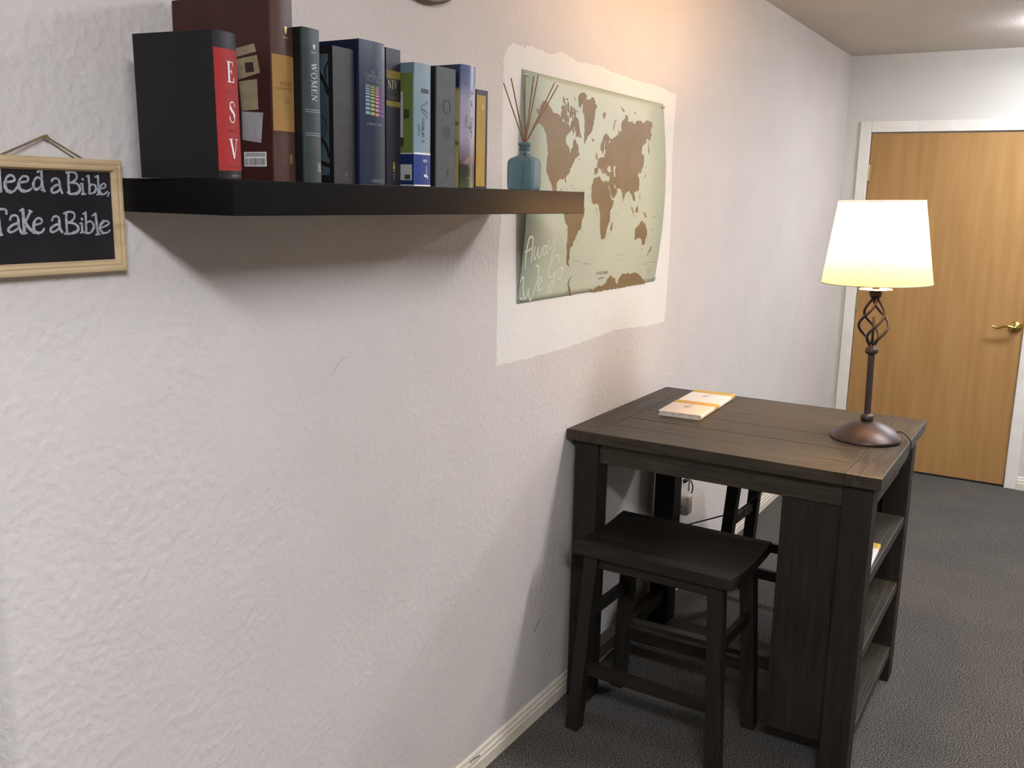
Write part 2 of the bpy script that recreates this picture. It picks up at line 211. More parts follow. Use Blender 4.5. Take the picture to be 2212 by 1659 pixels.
# ------------------------------------------------------------------ materials
M_wall = plaster('wall_paint', L(204,197,188), L(210,203,194), 0.75)
M_patch = plaster('patch_paint', L(222,220,209), L(226,224,213), 0.4)
M_backwall = plaster('back_wall_paint', L(208,204,193), L(212,208,197), 0.35)
M_ceil = plaster('ceiling_paint', L(205,196,186), L(210,201,191), 0.5)
M_trim = noisy('trim_paint', [(0.35, L(226,220,206)), (0.7, L(235,230,218))], 12, (1,1,1), 0.45)
M_base = noisy('baseboard_paint', [(0.3, L(214,203,180)), (0.75, L(232,222,202))], 9, (1,1,4), 0.5)
def carpet():
    m = mat('carpet', L(96,94,92), 1.0, spec=0.05); v = tex(m); n, l, b = nodes(m)
    f = noise(m, v, 250, 3, 0.85); g = noise(m, v, 4, 3, 0.5)
    c1 = ramp(m, f, [(0.38, L(20,20,20)), (0.5, L(72,70,65)), (0.62, L(146,140,130))])
    c2 = ramp(m, g, [(0.3, (0.84,0.84,0.86,1)), (0.7, (1.0,0.98,0.96,1))])
    mx = n.new('ShaderNodeMix'); mx.data_type = 'RGBA'; mx.blend_type = 'MULTIPLY'; mx.inputs['Factor'].default_value = 1
    l.new(c1, mx.inputs[6]); l.new(c2, mx.inputs[7]); l.new(mx.outputs[2], b.inputs['Base Color']); bump(m, f, 0.08, 0.001); return m
M_carpet = carpet()
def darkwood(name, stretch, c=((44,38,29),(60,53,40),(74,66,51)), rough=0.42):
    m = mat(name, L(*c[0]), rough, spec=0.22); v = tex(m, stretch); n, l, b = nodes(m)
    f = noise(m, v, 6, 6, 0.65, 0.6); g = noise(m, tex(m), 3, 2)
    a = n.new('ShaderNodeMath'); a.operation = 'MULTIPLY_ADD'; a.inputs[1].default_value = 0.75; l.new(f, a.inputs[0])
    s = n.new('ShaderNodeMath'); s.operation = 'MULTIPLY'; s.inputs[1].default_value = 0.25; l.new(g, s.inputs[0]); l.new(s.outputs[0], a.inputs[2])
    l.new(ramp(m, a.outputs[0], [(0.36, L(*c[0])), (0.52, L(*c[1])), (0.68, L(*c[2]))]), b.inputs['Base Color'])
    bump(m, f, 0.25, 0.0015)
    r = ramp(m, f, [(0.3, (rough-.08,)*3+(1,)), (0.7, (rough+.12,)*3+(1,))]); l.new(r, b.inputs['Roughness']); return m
M_woodY = darkwood('dark_wood_along_y', (9,1,9), rough=0.4)
M_woodX = darkwood('dark_wood_along_x', (1,9,9), rough=0.4)
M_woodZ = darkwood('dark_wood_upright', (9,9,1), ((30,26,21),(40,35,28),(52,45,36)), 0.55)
M_stool = darkwood('stool_wood', (9,1,9), ((26,23,19),(36,31,25),(48,41,33)), 0.5)
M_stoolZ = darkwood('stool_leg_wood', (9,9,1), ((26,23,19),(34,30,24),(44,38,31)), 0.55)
M_shelf = noisy('black_brown_laminate', [(0.35, L(15,14,13)), (0.7, L(20,18,17))], 5, (1,12,12), 0.30, 0.05, 0.0005, spec=0.09)
M_door = noisy('oak_veneer', [(0.25, L(158,118,66)), (0.5, L(168,128,76)), (0.75, L(176,137,84))], 3.0, (7,7,0.6), 0.42, 0.05, 0.0005, detail=6, spec=0.3)
M_brass = mat('brass', L(212,180,96), 0.22, 1.0)
M_hinge = mat('hinge_metal', L(190,176,120), 0.35, 0.9)
M_bronze = noisy('lamp_bronze', [(0.3, L(64,52,47)), (0.7, L(86,71,63))], 22, (1,1,1), 0.4, metal=0.55)
M_black = mat('black_rubber', L(24,23,22), 0.5)
M_frame = noisy('pale_pine', [(0.3, L(176,148,106)), (0.5, L(196,170,128)), (0.75, L(206,182,142))], 7, (1,8,8), 0.55, 0.1, 0.0005)
M_chalkb = noisy('chalkboard', [(0.3, L(32,30,30)), (0.7, L(41,38,38))], 14, (1,1,1), 0.85, spec=0.15)
M_chalk = noisy('chalk', [(0.35, L(136,136,140)), (0.6, L(170,170,174))], 180, (1,1,1), 0.95)
M_twine = noisy('twine', [(0.3, L(104,84,62)), (0.7, L(142,118,90))], 90, (1,1,1), 0.9)
M_poster = noisy('poster_paper', [(0.3, L(180,186,160)), (0.7, L(186,191,166))], 3, (1,1,1), 0.45, spec=0.25)
M_land = noisy('map_land_ink', [(0.3, L(122,102,68)), (0.7, L(134,113,79))], 14, (1,1,1), 0.5, spec=0.2)
M_script = mat('pale_script_ink', L(198,206,182), 0.5)
M_ink = mat('dark_print_ink', L(84,76,62), 0.6)
M_inkfaint = mat('faint_print_ink', L(158,158,134), 0.6)
M_pages = noisy('page_edges', [(0.4, L(206,196,176)), (0.6, L(228,220,202))], 60, (30,1,1), 0.8)
M_white = mat('white_print', L(228,224,218), 0.6)
M_silver = mat('silver_foil', L(150,156,156), 0.4, 0.3)
M_gold = mat('gold_foil', L(206,176,110), 0.4, 0.4)
def solid(n, r, g, b, rough=0.5, coat=0.0): return mat(n, L(r,g,b), rough, coat=coat)
def glass_mat():
    m = mat('teal_frosted_glass', L(132,160,164), 0.3, spec=0.4); n, l, b = nodes(m)
    b.inputs['Transmission Weight'].default_value = 0.55; b.inputs['IOR'].default_value = 1.3; return m
M_glass = glass_mat()
def shade_mat():
    m = bpy.data.materials.new('linen_shade'); m.use_nodes = True; n, l = m.node_tree.nodes, m.node_tree.links
    n.remove(n['Principled BSDF']); out = n['Material Output']
    d = n.new('ShaderNodeBsdfDiffuse'); t = n.new('ShaderNodeBsdfTranslucent'); mx = n.new('ShaderNodeMixShader'); mx.inputs[0].default_value = 0.55
    tc = n.new('ShaderNodeTexCoord'); mp = n.new('ShaderNodeMapping'); mp.inputs['Scale'].default_value = (40,40,180); w = n.new('ShaderNodeTexNoise'); w.inputs['Scale'].default_value = 3
    l.new(tc.outputs['Object'], mp.inputs[0]); l.new(mp.outputs[0], w.inputs['Vector'])
    r = n.new('ShaderNodeValToRGB'); r.color_ramp.elements[0].position = 0.35; r.color_ramp.elements[0].color = L(146,135,114); r.color_ramp.elements[1].position = 0.65; r.color_ramp.elements[1].color = L(158,147,126)
    l.new(w.outputs['Fac'], r.inputs[0]); l.new(r.outputs[0], d.inputs[0]); l.new(r.outputs[0], t.inputs[0]); l.new(d.outputs[0], mx.inputs[1]); l.new(t.outputs[0], mx.inputs[2]); l.new(mx.outputs[0], out.inputs[0]); return m
def emit(name, col, e):
    m = bpy.data.materials.new(name); m.use_nodes = True; n, l = m.node_tree.nodes, m.node_tree.links; n.remove(n['Principled BSDF'])
    x = n.new('ShaderNodeEmission'); x.inputs[0].default_value = tuple(col)+(1,); x.inputs[1].default_value = e; l.new(x.outputs[0], n['Material Output'].inputs[0]); return m

# ------------------------------------------------------------------ the room
D = 1.3038; XB = 6.05; XC = 0.7255; CE = 2.475
XL, YF, YH = -3.2, -3.2, 3.2
bm = bmesh.new(); box(bm, XL-.1, XB+.4, YF-.1, YH+.1, -.1, 0); struct('floor', bm, M_carpet)
bm = bmesh.new(); box(bm, XL-.1, XB+.4, YF-.1, YH+.1, CE, CE+.1); struct('ceiling', bm, M_ceil)
# wall on the left of the picture, with its rounded outside corner and return
bm = bmesh.new(); R_ = 0.018; prof = [(XB, D)]
for k in range(9):
    a = -PI/2 - k*PI/16; prof.append((XC+R_+R_*math.cos(a), D+R_+R_*math.sin(a)))
prof += [(XC, YH), (XC+.12, YH), (XC+.12, D+.12), (XB, D+.12)]
lo = [bm.verts.new((x,y,0)) for x,y in prof]; hi = [bm.verts.new((x,y,CE)) for x,y in prof]
for i in range(len(prof)): j = (i+1)%len(prof); bm.faces.new((lo[j], lo[i], hi[i], hi[j]))
wl = struct('wall_left', bm, M_wall)
bm = bmesh.new(); poly = []
for i in range(len(PATCH)):
    a = Vector(PATCH[i]); b = Vector(PATCH[(i+1)%len(PATCH)]); n_ = max(2, int((b-a).length/6)); t_ = (b-a).normalized(); nn = Vector((-t_.y, t_.x)); amp = 3.6 if i < 8 else 2.0
    for k in range(n_): poly.append((a+(b-a)*k/n_ + nn*random.uniform(-amp, amp)))
f = poly2(bm, [(p.x/1000, p.y/1000) for p in poly]); bmesh.ops.triangulate(bm, faces=[f])
mapped(bm, lambda u, v, h: (u, D-.0003, v+1.6115)); pp = struct('paint_patch', bm, M_patch, wl); pp['label'] = 'fresh white paint patch with brushed edges'
# scuffs on the wall paint
bm = bmesh.new()
for a, b, w in (((2.353,.300),(2.362,.306),.0035),((2.366,.310),(2.39,.325),.0030),((2.40,.330),(2.404,.333),.003),((2.41,.338),(2.416,.341),.002)): ribbon(bm, [a, b], w)
mapped(bm, lambda u, v, h: (u, D-.0006, v)); o = struct('scuff_mark', bm, M_ink, wl)
bm = bmesh.new(); ribbon(bm, smoothpath([(1.455+.14*0, 1.24,0),(1.475,1.262,0),(1.50,1.272,0)]), .0016); mapped(bm, lambda u, v, h: (u, D-.0006, v)); struct('scratch_mark', bm, M_inkfaint, wl)
bm = bmesh.new(); ribbon(bm, smoothpath([(4.335,1.02,0),(4.30,.97,0),(4.30,.88,0),(4.335,.83,0)]), .003); mapped(bm, lambda u, v, h: (u, D-.0006, v)); struct('pale_scratch', bm, M_patch, wl)
# back wall around the doorway
YD0, YD1, ZD = 0.227, 1.150, 2.032
bm = bmesh.new()
box(bm, XB, XB+.12, YD1+.012, D+.12, 0, CE); box(bm, XB, XB+.12, YF, YD0-.012, 0, CE); box(bm, XB, XB+.12, YD0-.012, YD1+.012, ZD+.012, CE)
struct('wall_back', bm, M_backwall)
bm = bmesh.new(); box(bm, XL-.1, XL, YF-.1, YH+.1, 0, CE); struct('wall_rear', bm, M_wall)
bm = bmesh.new(); box(bm, XL, XB+.12, YF-.1, YF, 0, CE); struct('wall_right', bm, M_wall)
bm = bmesh.new(); box(bm, XL, XC, YH, YH+.1, 0, CE); struct('wall_hall', bm, M_wall)
# baseboards with a stepped face
def baseboard(name, p, q, nrm, h=.07):
    bm = bmesh.new(); prof = [(0,0),(.013,0),(.013,h*.52),(.0105,h*.56),(.0105,h*.72),(.007,h*.78),(.006,h*.93),(.0025,h),(0,h)]
    p = Vector(p); q = Vector(q); n_ = Vector(nrm); A_ = [bm.verts.new(p+n_*d+Vector((0,0,z))) for d, z in prof]; B_ = [bm.verts.new(q+n_*d+Vector((0,0,z))) for d, z in prof]
    for i in range(len(prof)-1): bm.faces.new((A_[i], A_[i+1], B_[i+1], B_[i]))
    bm.faces.new(A_[::-1]); bm.faces.new(B_); bmesh.ops.recalc_face_normals(bm, faces=bm.faces); return struct(name, bm, M_base)
bl = baseboard('baseboard_left', (XC+.03, D, 0), (XB, D, 0), (0,-1,0))
baseboard('baseboard_back', (XB, YD0-.066, 0), (XB, YF, 0), (-1,0,0), .078)
baseboard('baseboard_corner', (XB, D-.013, 0), (XB, YD1+.066, 0), (-1,0,0), .078)
bm = bmesh.new(); ribbon(bm, [(1.988,.058),(2.005,.060),(2.02,.056),(2.035,.053)], .006); mapped(bm, lambda u, v, h: (u, D-.0112, v)); struct('scuff_mark', bm, M_inkfaint, bl)
# door casing and door
bm = bmesh.new(); cw = .063
def casing(bm, y0, y1, z0, z1):
    box(bm, XB-.014, XB, y0, y1, z0, z1, .003)
casing(bm, YD1+.002, YD1+.002+cw, 0, ZD+.002+cw); casing(bm, YD0-.002-cw, YD0-.002, 0, ZD+.002+cw); casing(bm, YD0-.002, YD1+.002, ZD+.003, ZD+.002+cw)
box(bm, XB-.001, XB+.12, YD1+.002, YD1+.012, 0, ZD+.003); box(bm, XB-.001, XB+.12, YD0-.012, YD0-.002, 0, ZD+.003); box(bm, XB-.001, XB+.12, YD0-.012, YD1+.012, ZD+.003, ZD+.012)
struct('trim_1', bm, M_trim)
dr = bpy.data.objects.new('door_1', None); C.objects.link(dr); dr.location = (XB, (YD0+YD1)/2, 0); dr['kind'] = 'structure'; dr['label'] = 'oak veneer slab door in a white frame beyond the lamp'
hw = (YD1-YD0)/2-.002
bm = bmesh.new(); box(bm, .004, .044, -hw, hw, .012, ZD-.004, .0015); obj('slab', bm, M_door, dr)
bm = bmesh.new(); box(bm, .006, .05, -hw, hw, 0.001, .011, 0); obj('threshold', bm, M_black, dr)
for z in (1.80, 1.02, .25):
    bm = bmesh.new(); lathe(bm, [(0,-.05),(.0065,-.048),(.0065,-.018),(.0052,-.017),(.0052,.017),(.0065,.018),(.0065,.048),(0,.05)], 14)
    box(bm, -.001, .004, -.016, .016, -.044, .044)
    obj('hinge', bm, M_hinge, dr, loc=(-.006, hw+.001, z))
ym = .268-(YD0+YD1)/2
bm = bmesh.new()
for k in range(1): pass
rose = [(0,0),(.034,0),(.034,.004),(.030,.010),(.022,.014),(.012,.017),(.011,.036),(0,.036)]
rr = []
for r, d in rose: rr.append((r, d))
lathe(bm, rr, 28)
bmesh.ops.rotate(bm, verts=bm.verts, cent=(0,0,0), matrix=Matrix.Rotation(-PI/2, 3, 'Y'))
pts = smoothpath([(-.040,0,0),(-.046,.012,.001),(-.048,.035,.007),(-.047,.060,.004),(-.046,.085,-.006),(-.045,.108,-.003),(-.044,.116,.003)], 5)
tube(bm, pts, .0085, 12, .0062)
h = obj('door_handle', bm, M_brass, dr, True, (.004, ym, .945)); h['label'] = 'polished brass lever handle'
bm = bmesh.new(); tube(bm, [(-.05,0,0),(-.036,0,0)], .009, 14); obj('lock_button', bm, M_brass, h, True)
# ------------------------------------------------------------------ ceiling fixtures (outside the frame, they light the room)
def fixture(cx, cy, lx, ly, e, label):
    t = empty('ceiling_light', (cx, cy, CE), label, 'ceiling light')
    bm = bmesh.new(); box(bm, -lx/2, lx/2, -ly/2, ly/2, -.022, 0, .003); obj('housing', bm, M_trim, t)
    bm = bmesh.new(); box(bm, -lx/2+.012, lx/2-.012, -ly/2+.012, ly/2-.012, -.07, -.0225, .012); obj('diffuser', bm, emit('tube_light', TUBE, e), t)
fixture(-.2, -.45, .28, 1.2, TUBE_E[0], 'white fluorescent ceiling fixture behind the photographer')
fixture(3.05, -.55, .28, 1.2, TUBE_E[1], 'white fluorescent ceiling fixture above the middle of the room')
fixture(5.25, -.365, .28, 1.2, TUBE_E[2], 'white fluorescent ceiling fixture near the oak door')

fixture(-.35, 2.75, .28, .8, TUBE_E[3], 'added ceiling light round the corner, brightening the end of the left wall')  # unseen fixture added to brighten the return face of the left wall

# ------------------------------------------------------------------ floating shelf
SX0, SX1, SY0, SZ1 = .963, 2.0735, 1.0438, 1.6272; SZ0 = SZ1-.0512
bm = bmesh.new(); box(bm, SX0, SX1, SY0, D-.0005, SZ0, SZ1, .0012)
tag(obj('wall_shelf', bm, M_shelf), 'long black-brown floating shelf holding the row of books', 'shelf')

# ------------------------------------------------------------------ books on the shelf
BG = 'bibles and study books on the wall shelf'
def book(label, X, Yf, th, h, dep, spine, cover, cat='book', bt=.003, rnd=.0, pages=True, group=BG):
    t = empty('book', (X, Yf, SZ1), label, cat, group=group)
    bm = bmesh.new()
    # spine: gently rounded front
    n = 12; fr = []; ba = []
    for k in range(n+1):
        u = k/n; y = -rnd*math.sin(PI*u)
        fr.append((u*th, y)); ba.append((u*th, y+bt))
    ring = fr+ba[::-1]; lo = [bm.verts.new((x,y,0)) for x,y in ring]; hi = [bm.verts.new((x,y,h)) for x,y in ring]
    for i in range(len(ring)): j = (i+1)%len(ring); bm.faces.new((lo[i], lo[j], hi[j], hi[i]))
    m2 = n+1
    for k in range(n): bm.faces.new((lo[k], lo[2*m2-1-k], lo[2*m2-2-k], lo[k+1])); bm.faces.new((hi[k+1], hi[2*m2-2-k], hi[2*m2-1-k], hi[k]))
    bmesh.ops.recalc_face_normals(bm, faces=bm.faces)
    sp = obj('spine', bm, spine, t)
    bm = bmesh.new(); box(bm, 0, bt, bt, dep, 0, h, .0006); cv = obj('cover_board', bm, cover, t)
    bm = bmesh.new(); box(bm, th-bt, th, bt, dep, 0, h, .0006); obj('cover_board', bm, cover, t)
    if pages:
        bm = bmesh.new(); box(bm, bt, th-bt, bt+.001, dep-.004, .003, h-.004); obj('page_block', bm, M_pages, t)
    def onspine(bmx, name, m, lift=.0005):
        mapped(bmx, lambda u, v, hh: (u*th, -rnd*math.sin(PI*min(max(u,0),1))-lift-hh, v*h)); return obj(name, bmx, m, sp)
    def oncover(bmx, name, m, lift=.0004):   # u = metres from the spine towards the wall, v = metres up
        mapped(bmx, lambda u, v, hh: (-lift-hh, u, v)); return obj(name, bmx, m, cv)
    return t, onspine, oncover
def patch_rect(u0, u1, v0, v1, n=12, h=0):
    bm = bmesh.new()
    for k in range(n): rect2(bm, u0+(u1-u0)*k/n, u0+(u1-u0)*(k+1)/n, v0, v1, h)
    return bm
AS = lambda th, h: th/h   # spine u and v are fractions: glyphs need squeezing
class Sp:  # draw on a spine in true proportions
    def __init__(s, th, h): s.th, s.h, s.bm = th, h, bmesh.new()
    def fin(s):
        for v in s.bm.verts: v.co.x /= s.th; v.co.y /= s.h
        for k in range(1, 12): bmesh.ops.bisect_plane(s.bm, geom=s.bm.verts[:]+s.bm.edges[:]+s.bm.faces[:], plane_co=(k/12,0,0), plane_no=(1,0,0))
        return s.bm
# 1 black slip of the big red-and-black study bible
t, s, c = book('black study bible with a red spine label in tall white letters, leftmost book', .972, 1.080, .0500, .205, .146, solid('esv_black', 27,25,26,.45), solid('esv_black',0,0,0), rnd=.004)
s(patch_rect(.0,1,.057,.886), 'spine_label', solid('esv_red', 158,37,34,.55))
q = Sp(.0500,.205)
serif(q.bm, 'E', .6*.0500, .733*.205, .029, .9, h=.0004); serif(q.bm, 'S', .6*.0500, .462*.205, .030, .85, h=.0004); serif(q.bm, 'V', .6*.0500, .207*.205, .029, .9, h=.0004)
s(q.fin(), 'lettering', M_white)
q = Sp(.0500,.205)
textm(q.bm, 'STUDY', .6*.0500, .60*.205, .0030, wid=.018, h=.0004); textm(q.bm, 'BIBLE', .6*.0500, .333*.205, .0030, wid=.017, h=.0004); textm(q.bm, 'ENGLISH STANDARD', .6*.0500, .085*.205, .0022, wid=.028, h=.0004)
s(q.fin(), 'small_lettering', solid('esv_darkred', 93,19,17))
q = Sp(.0500,.205); textm(q.bm, 'CROSSWAY', .62*.0500, .022*.205, .0026, wid=.018); s(q.fin(), 'publisher_name', M_silver)
bm = bmesh.new(); z = .006; k = 0
cols = [solid('tab_red', 135,30,34), solid('tab_brown', 86,48,34)]
while z < .198:
    box(bm, .006+.002*(k%3), .032, .1435, .1485, z, z+.0042, 0, k%4==3); z += .0068; k += 1
obj('thumb_tabs', bm, cols, t)
t.rotation_euler = (0, math.radians(-1.1), math.radians(8)); t.location.z += .001
# 2 tall brown bible
t, s, c = book('tallest book on the shelf, maroon with an ochre spine label and pasted cover cards', 1.082, 1.08, .0455, .281, .216, noisy('brown_spine', [(0.3, L(73,48,40)), (0.7, L(89,65,55))], 20, rough=.4), noisy('brown_cover', [(0.3, L(56,27,24)), (0.7, L(68,35,30))], 16, rough=.4), rnd=.003)
s(patch_rect(0,1,.272,.672), 'spine_label', noisy('ochre_label', [(0.3, L(147,111,56)), (0.7, L(158,122,66))], 30, rough=.6))
q = Sp(.049,.281); serif(q.bm, 'HC', .48*.049, .176*.281/.281*.281+.0, .001, 1)
q = Sp(.049,.281); textm(q.bm, 'HCSB', .6*.049, .523*.281, .0055, wid=.026, h=.0004); textm(q.bm, 'HOLMAN CHRISTIAN', .52*.049, .497*.281, .0032, wid=.036, h=.0004); textm(q.bm, 'LARGE', .62*.049, .445*.281, .0030, wid=.014, h=.0004); textm(q.bm, 'PRINT', .62*.049, .425*.281, .0030, wid=.012, h=.0004)
s(q.fin(), 'lettering', solid('ochre_ink', 106,73,34))
q = Sp(.049,.281); serif(q.bm, 'H', .76*.049, .128*.281, .0125, .7); textm(q.bm, 'HOLMAN', .76*.049, .100*.281, .0018, wid=.009)
poly2(q.bm, [(.0275,.2310),(.0335,.2310),(.0335,.2260),(.0325,.2225),(.0305,.2195),(.0285,.2225),(.0275,.2260)]); textm(q.bm, 'HOLMAN', .62*.049, .2150, .0022, wid=.013); s(q.fin(), 'gold_emblem', M_gold)
bm = bmesh.new(); poly2(bm, [(.076,.200),(.035,.205),(.031,.193),(.076,.187)]); poly2(bm, [(.074,.184),(.030,.188),(.024,.162),(.074,.153)]); poly2(bm, [(.070,.151),(.031,.153),(.030,.108),(.066,.107)])
c(bm, 'printed_cards', noisy('card_cream', [(0.3, L(135,117,88)), (0.7, L(158,142,111))], 60))
bm = bmesh.new(); poly2(bm, [(.056,.178),(.038,.178),(.036,.164),(.054,.163)]); c(bm, 'printed_photo', solid('sepia', 52,40,29), .0009)
bm = bmesh.new(); poly2(bm, [(.066,.106),(.020,.103),(.026,.058),(.066,.063)]); c(bm, 'printed_note', noisy('note_white', [(0.3, L(150,142,142)), (0.7, L(165,158,156))], 60))
bm = bmesh.new(); rect2(bm, .0155, .064, .0225, .0445); c(bm, 'barcode_label', M_white)
bm = bmesh.new(); u = .018; random.seed(3)
while u < .060:
    w = random.choice((.0006,.0009,.0014)); rect2(bm, u, u+w, .0245 if u < .035 else .024, .0350); u += w+random.choice((.0006,.001))
for v in (.0425,.0405,.0385): ribbon(bm, [(.018,v),(.060,v)], .0008, caps=False)
c(bm, 'barcode', M_ink, .0008)
# 3 grey green bible for women
t, s, c = book('slim grey-green bible reading WOMEN down its spine', 1.1285, 1.062, .039, .2335, .165, noisy('greygreen', [(0.3, L(40,48,47)), (0.7, L(52,60,58))], 40, rough=.4), solid('black_cover', 19,20,20,.45), rnd=.0025)
q = Sp(.039,.2335); serif(q.bm, 'WOMEN', .60*.039, .658*.2335, .0135, .85, .1, rot=-PI/2); serif(q.bm, 'H', .82*.039, .105*.2335, .0135, .75); textm(q.bm, 'HOLMAN', .82*.039, .074*.2335, .0016, wid=.009)
for v in (.478,.464,.326,.312): ribbon(q.bm, [(.003,v*.2335),(.0375,v*.2335)], .0007, caps=False)
poly2(q.bm, [(.022,.2100),(.027,.2100),(.0272,.2062),(.0245,.2015),(.0218,.2062)]); textm(q.bm, 'BIBLE', .6*.039, .198, .002, wid=.011); s(q.fin(), 'lettering', M_silver)
# 4 dark grey with the teal pattern
t, s, c = book('dark grey-brown bible with a teal and black patterned side, beside the WOMEN spine', 1.1937, 1.058, .0519, .2146, .155, noisy('brown_grey', [(0.3, L(47,43,41)), (0.7, L(56,53,49))], 40, rough=.45), noisy('teal_board', [(0.35, L(52,65,68)), (0.7, L(73,86,89))], 18, rough=.5))
q = Sp(.0519,.2146); textm(q.bm, 'HOLY', .55*.0519, .668*.2146, .0042, wid=.015); textm(q.bm, 'PARALLEL', .55*.0519, .628*.2146, .0042, wid=.022); textm(q.bm, 'DEVOTIONAL', .55*.0519, .588*.2146, .0042, wid=.032)
ribbon(q.bm, [(.028+.0035*math.cos(a*PI/6), .163+.0035*math.sin(a*PI/6)) for a in range(13)], .0016, caps=False)
for i in (0,1):
    for j in (0,1): rect2(q.bm, .026+i*.0035, .0285+i*.0035, .012+j*.0035, .0145+j*.0035)
for v in (.50,.472,.46,.205): ribbon(q.bm, [(.018,v*.2146),(.040,v*.2146)], .0004, caps=False)
ribbon(q.bm, [(.021,.0085),(.036,.0085)], .0008, caps=False); s(q.fin(), 'lettering', solid('dull_silver', 94,93,88))
bm = bmesh.new(); rect2(bm, -.0, .009, 0, .2146); rect2(bm, .009, .15, .203, .2146); rect2(bm, .009, .15, 0, .013)
ribbon(bm, smoothpath([(.03,.175,0),(.018,.160,0),(.009,.140,0)]), .007, caps=False); ribbon(bm, smoothpath([(.03,.075,0),(.016,.060,0),(.009,.040,0)]), .005, caps=False); ribbon(bm, smoothpath([(.009,.19,0),(.016,.178,0),(.014,.165,0)]), .003)
ribbon(bm, smoothpath([(.024,.11,0),(.014,.09,0),(.02,.075,0),(.028,.06,0)]), .0016); ribbon(bm, [(.03,.034),(.009,.028)], .007); ribbon(bm, smoothpath([(.018,.120,0),(.014,.105,0),(.018,.090,0)]), .0012)
c(bm, 'cover_pattern', solid('pattern_black', 22,20,20))
# 5 navy comparative study bible
t, s, c = book('thick glossy navy study bible with a four-colour grid on its spine', 1.249, 1.05, .0664, .2328, .17, noisy('navy', [(0.3, L(24,34,52)), (0.7, L(30,41,61))], 10, rough=.25, coat=.5), solid('navy_cover', 20,25,45,.3,.4), rnd=.002)
T_, H_ = .0664,.2328
gc = [solid('grid_blue',120,148,160), solid('grid_lime',142,155,73), solid('grid_pink',179,120,130), solid('grid_purple',109,76,120)]
bm = bmesh.new(); bms = [bmesh.new() for _ in gc]
for ci in range(4):
    u0 = .20+ci*.187; u1 = u0+.165; v = .70-.004*ci; 
    for ri in range(10):
        hh = (.008+.0017*ri)*1.02
        rect2(bms[ci], u0, u1, v-hh*1.05+.003, v, .0003); v -= hh*1.36
for b_, m_, nm in zip(bms, gc, ('blue','lime','pink','purple')): o = s(b_, 'printed_grid', m_); o['label'] = nm+' column of printed squares'
bm.free()
q = Sp(T_, H_); textm(q.bm, 'THE', .5*T_, .786*H_, .0045, wid=.010); textm(q.bm, 'COMPARATIVE', .52*T_, .758*H_, .0062, wid=.046); textm(q.bm, 'STUDY BIBLE', .55*T_, .727*H_, .0058, wid=.042); s(q.fin(), 'lettering', solid('pale_grey_ink', 117,120,129))
q = Sp(T_, H_); textm(q.bm, 'A PARALLEL BIBLE', .55*T_, .428*H_, .0034, wid=.040); textm(q.bm, 'ZONDERVAN', .62*T_, .028*H_, .0045, wid=.028); s(q.fin(), 'small_lettering', solid('pale_blue_ink', 129,137,150))
# 6 NIV study bible
T_, H_ = .0400,.2335
t, s, c = book('charcoal study bible with gold bands and NIV lettering, right of the navy one', 1.3446, 1.07, T_, H_, .165, noisy('charcoal', [(0.3, L(35,34,37)), (0.7, L(47,43,48))], 30, rough=.3), solid('charcoal_cover', 25,25,27))
bm = patch_rect(0,1,.783,.842)
for k in range(12): rect2(bm, k/12, (k+1)/12, .582, .622)
s(bm, 'gold_bands', noisy('band_gold', [(0.3, L(111,93,38)), (0.7, L(137,117,58))], 60))
s(patch_rect(0,1,.622,.783), 'dark_panel', solid('brown_black', 35,29,25))
q = Sp(T_, H_); serif(q.bm, 'NIV', .42*T_, .742*H_, .0145, .85, .12, h=.0004); s(q.fin(), 'lettering', solid('niv_cream', 166,160,142))
q = Sp(T_, H_); textm(q.bm, 'STUDY', .47*T_, .690*H_, .0075, wid=.028, h=.0004); textm(q.bm, 'BIBLE', .47*T_, .648*H_, .0068, wid=.026, h=.0004); textm(q.bm, 'Zondervan', .52*T_, .165*H_, .0040, wid=.013); rect2(q.bm, .0185,.0235,.010,.022); s(q.fin(), 'small_lettering', solid('niv_grey', 83,78,71))
q = Sp(T_, H_); rect2(q.bm, .0185,.0235,.0245,.0265); rect2(q.bm, .0185,.0235,.0285,.0365); rect2(q.bm, .0185,.0235,.0385,.0405); s(q.fin(), 'yellow_tag', solid('tag_yellow', 173,153,60))
# 7 women's bible, blue green
T_, H_ = .049,.2137
t, s, c = book('light blue and olive paperback bible with a royal blue foot and script lettering', 1.392, 1.045, T_, H_, .15, noisy('pale_blue', [(0.3, L(117,135,142)), (0.7, L(129,147,152))], 12, rough=.45), solid('olive', 89,102,47,.5), rnd=.002)
s(patch_rect(0,1,0,.262), 'blue_foot', solid('royal_blue', 30,55,122)); bm = patch_rect(0,1,.262,.278); 
for k in range(12): rect2(bm, k/12,(k+1)/12, .0,.012, .0004)
s(bm, 'white_bands', M_white)
q = Sp(T_, H_)
wq = [[(-.0330,.006),(-.031,.012),(-.026,-.004),(-.022,-.007),(-.018,.006),(-.014,.011)],[(-.022,-.007),(-.017,-.004),(-.012,.004),(-.009,.011),(-.006,.0115)],[(-.008,-.001),(-.004,-.006),(-.001,-.001),(-.005,.002),(-.008,-.001)],[(.001,.002),(.0015,-.006),(.005,.002),(.006,-.006),(.009,.002),(.0095,-.006)],[(.012,.001),(.009,-.003),(.013,-.006),(.016,-.003)],[(.016,.002),(.0165,-.006),(.020,.002),(.021,-.006)],[(.024,.009),(.023,.006)],[(.030,.002),(.026,0),(.030,-.003),(.026,-.007)]]
for pl in wq:
    sm = smoothpath([(a,b,0) for a,b in pl], 4); ribbon(q.bm, [(.026+p.y*1.0, .112-p.x*1.15) for p in sm], .0012, caps=False)
textm(q.bm, 'BIBLE', .012, .098, .0042, rot=-PI/2, wid=.018); s(q.fin(), 'script_lettering', solid('slate_ink', 52,65,73))
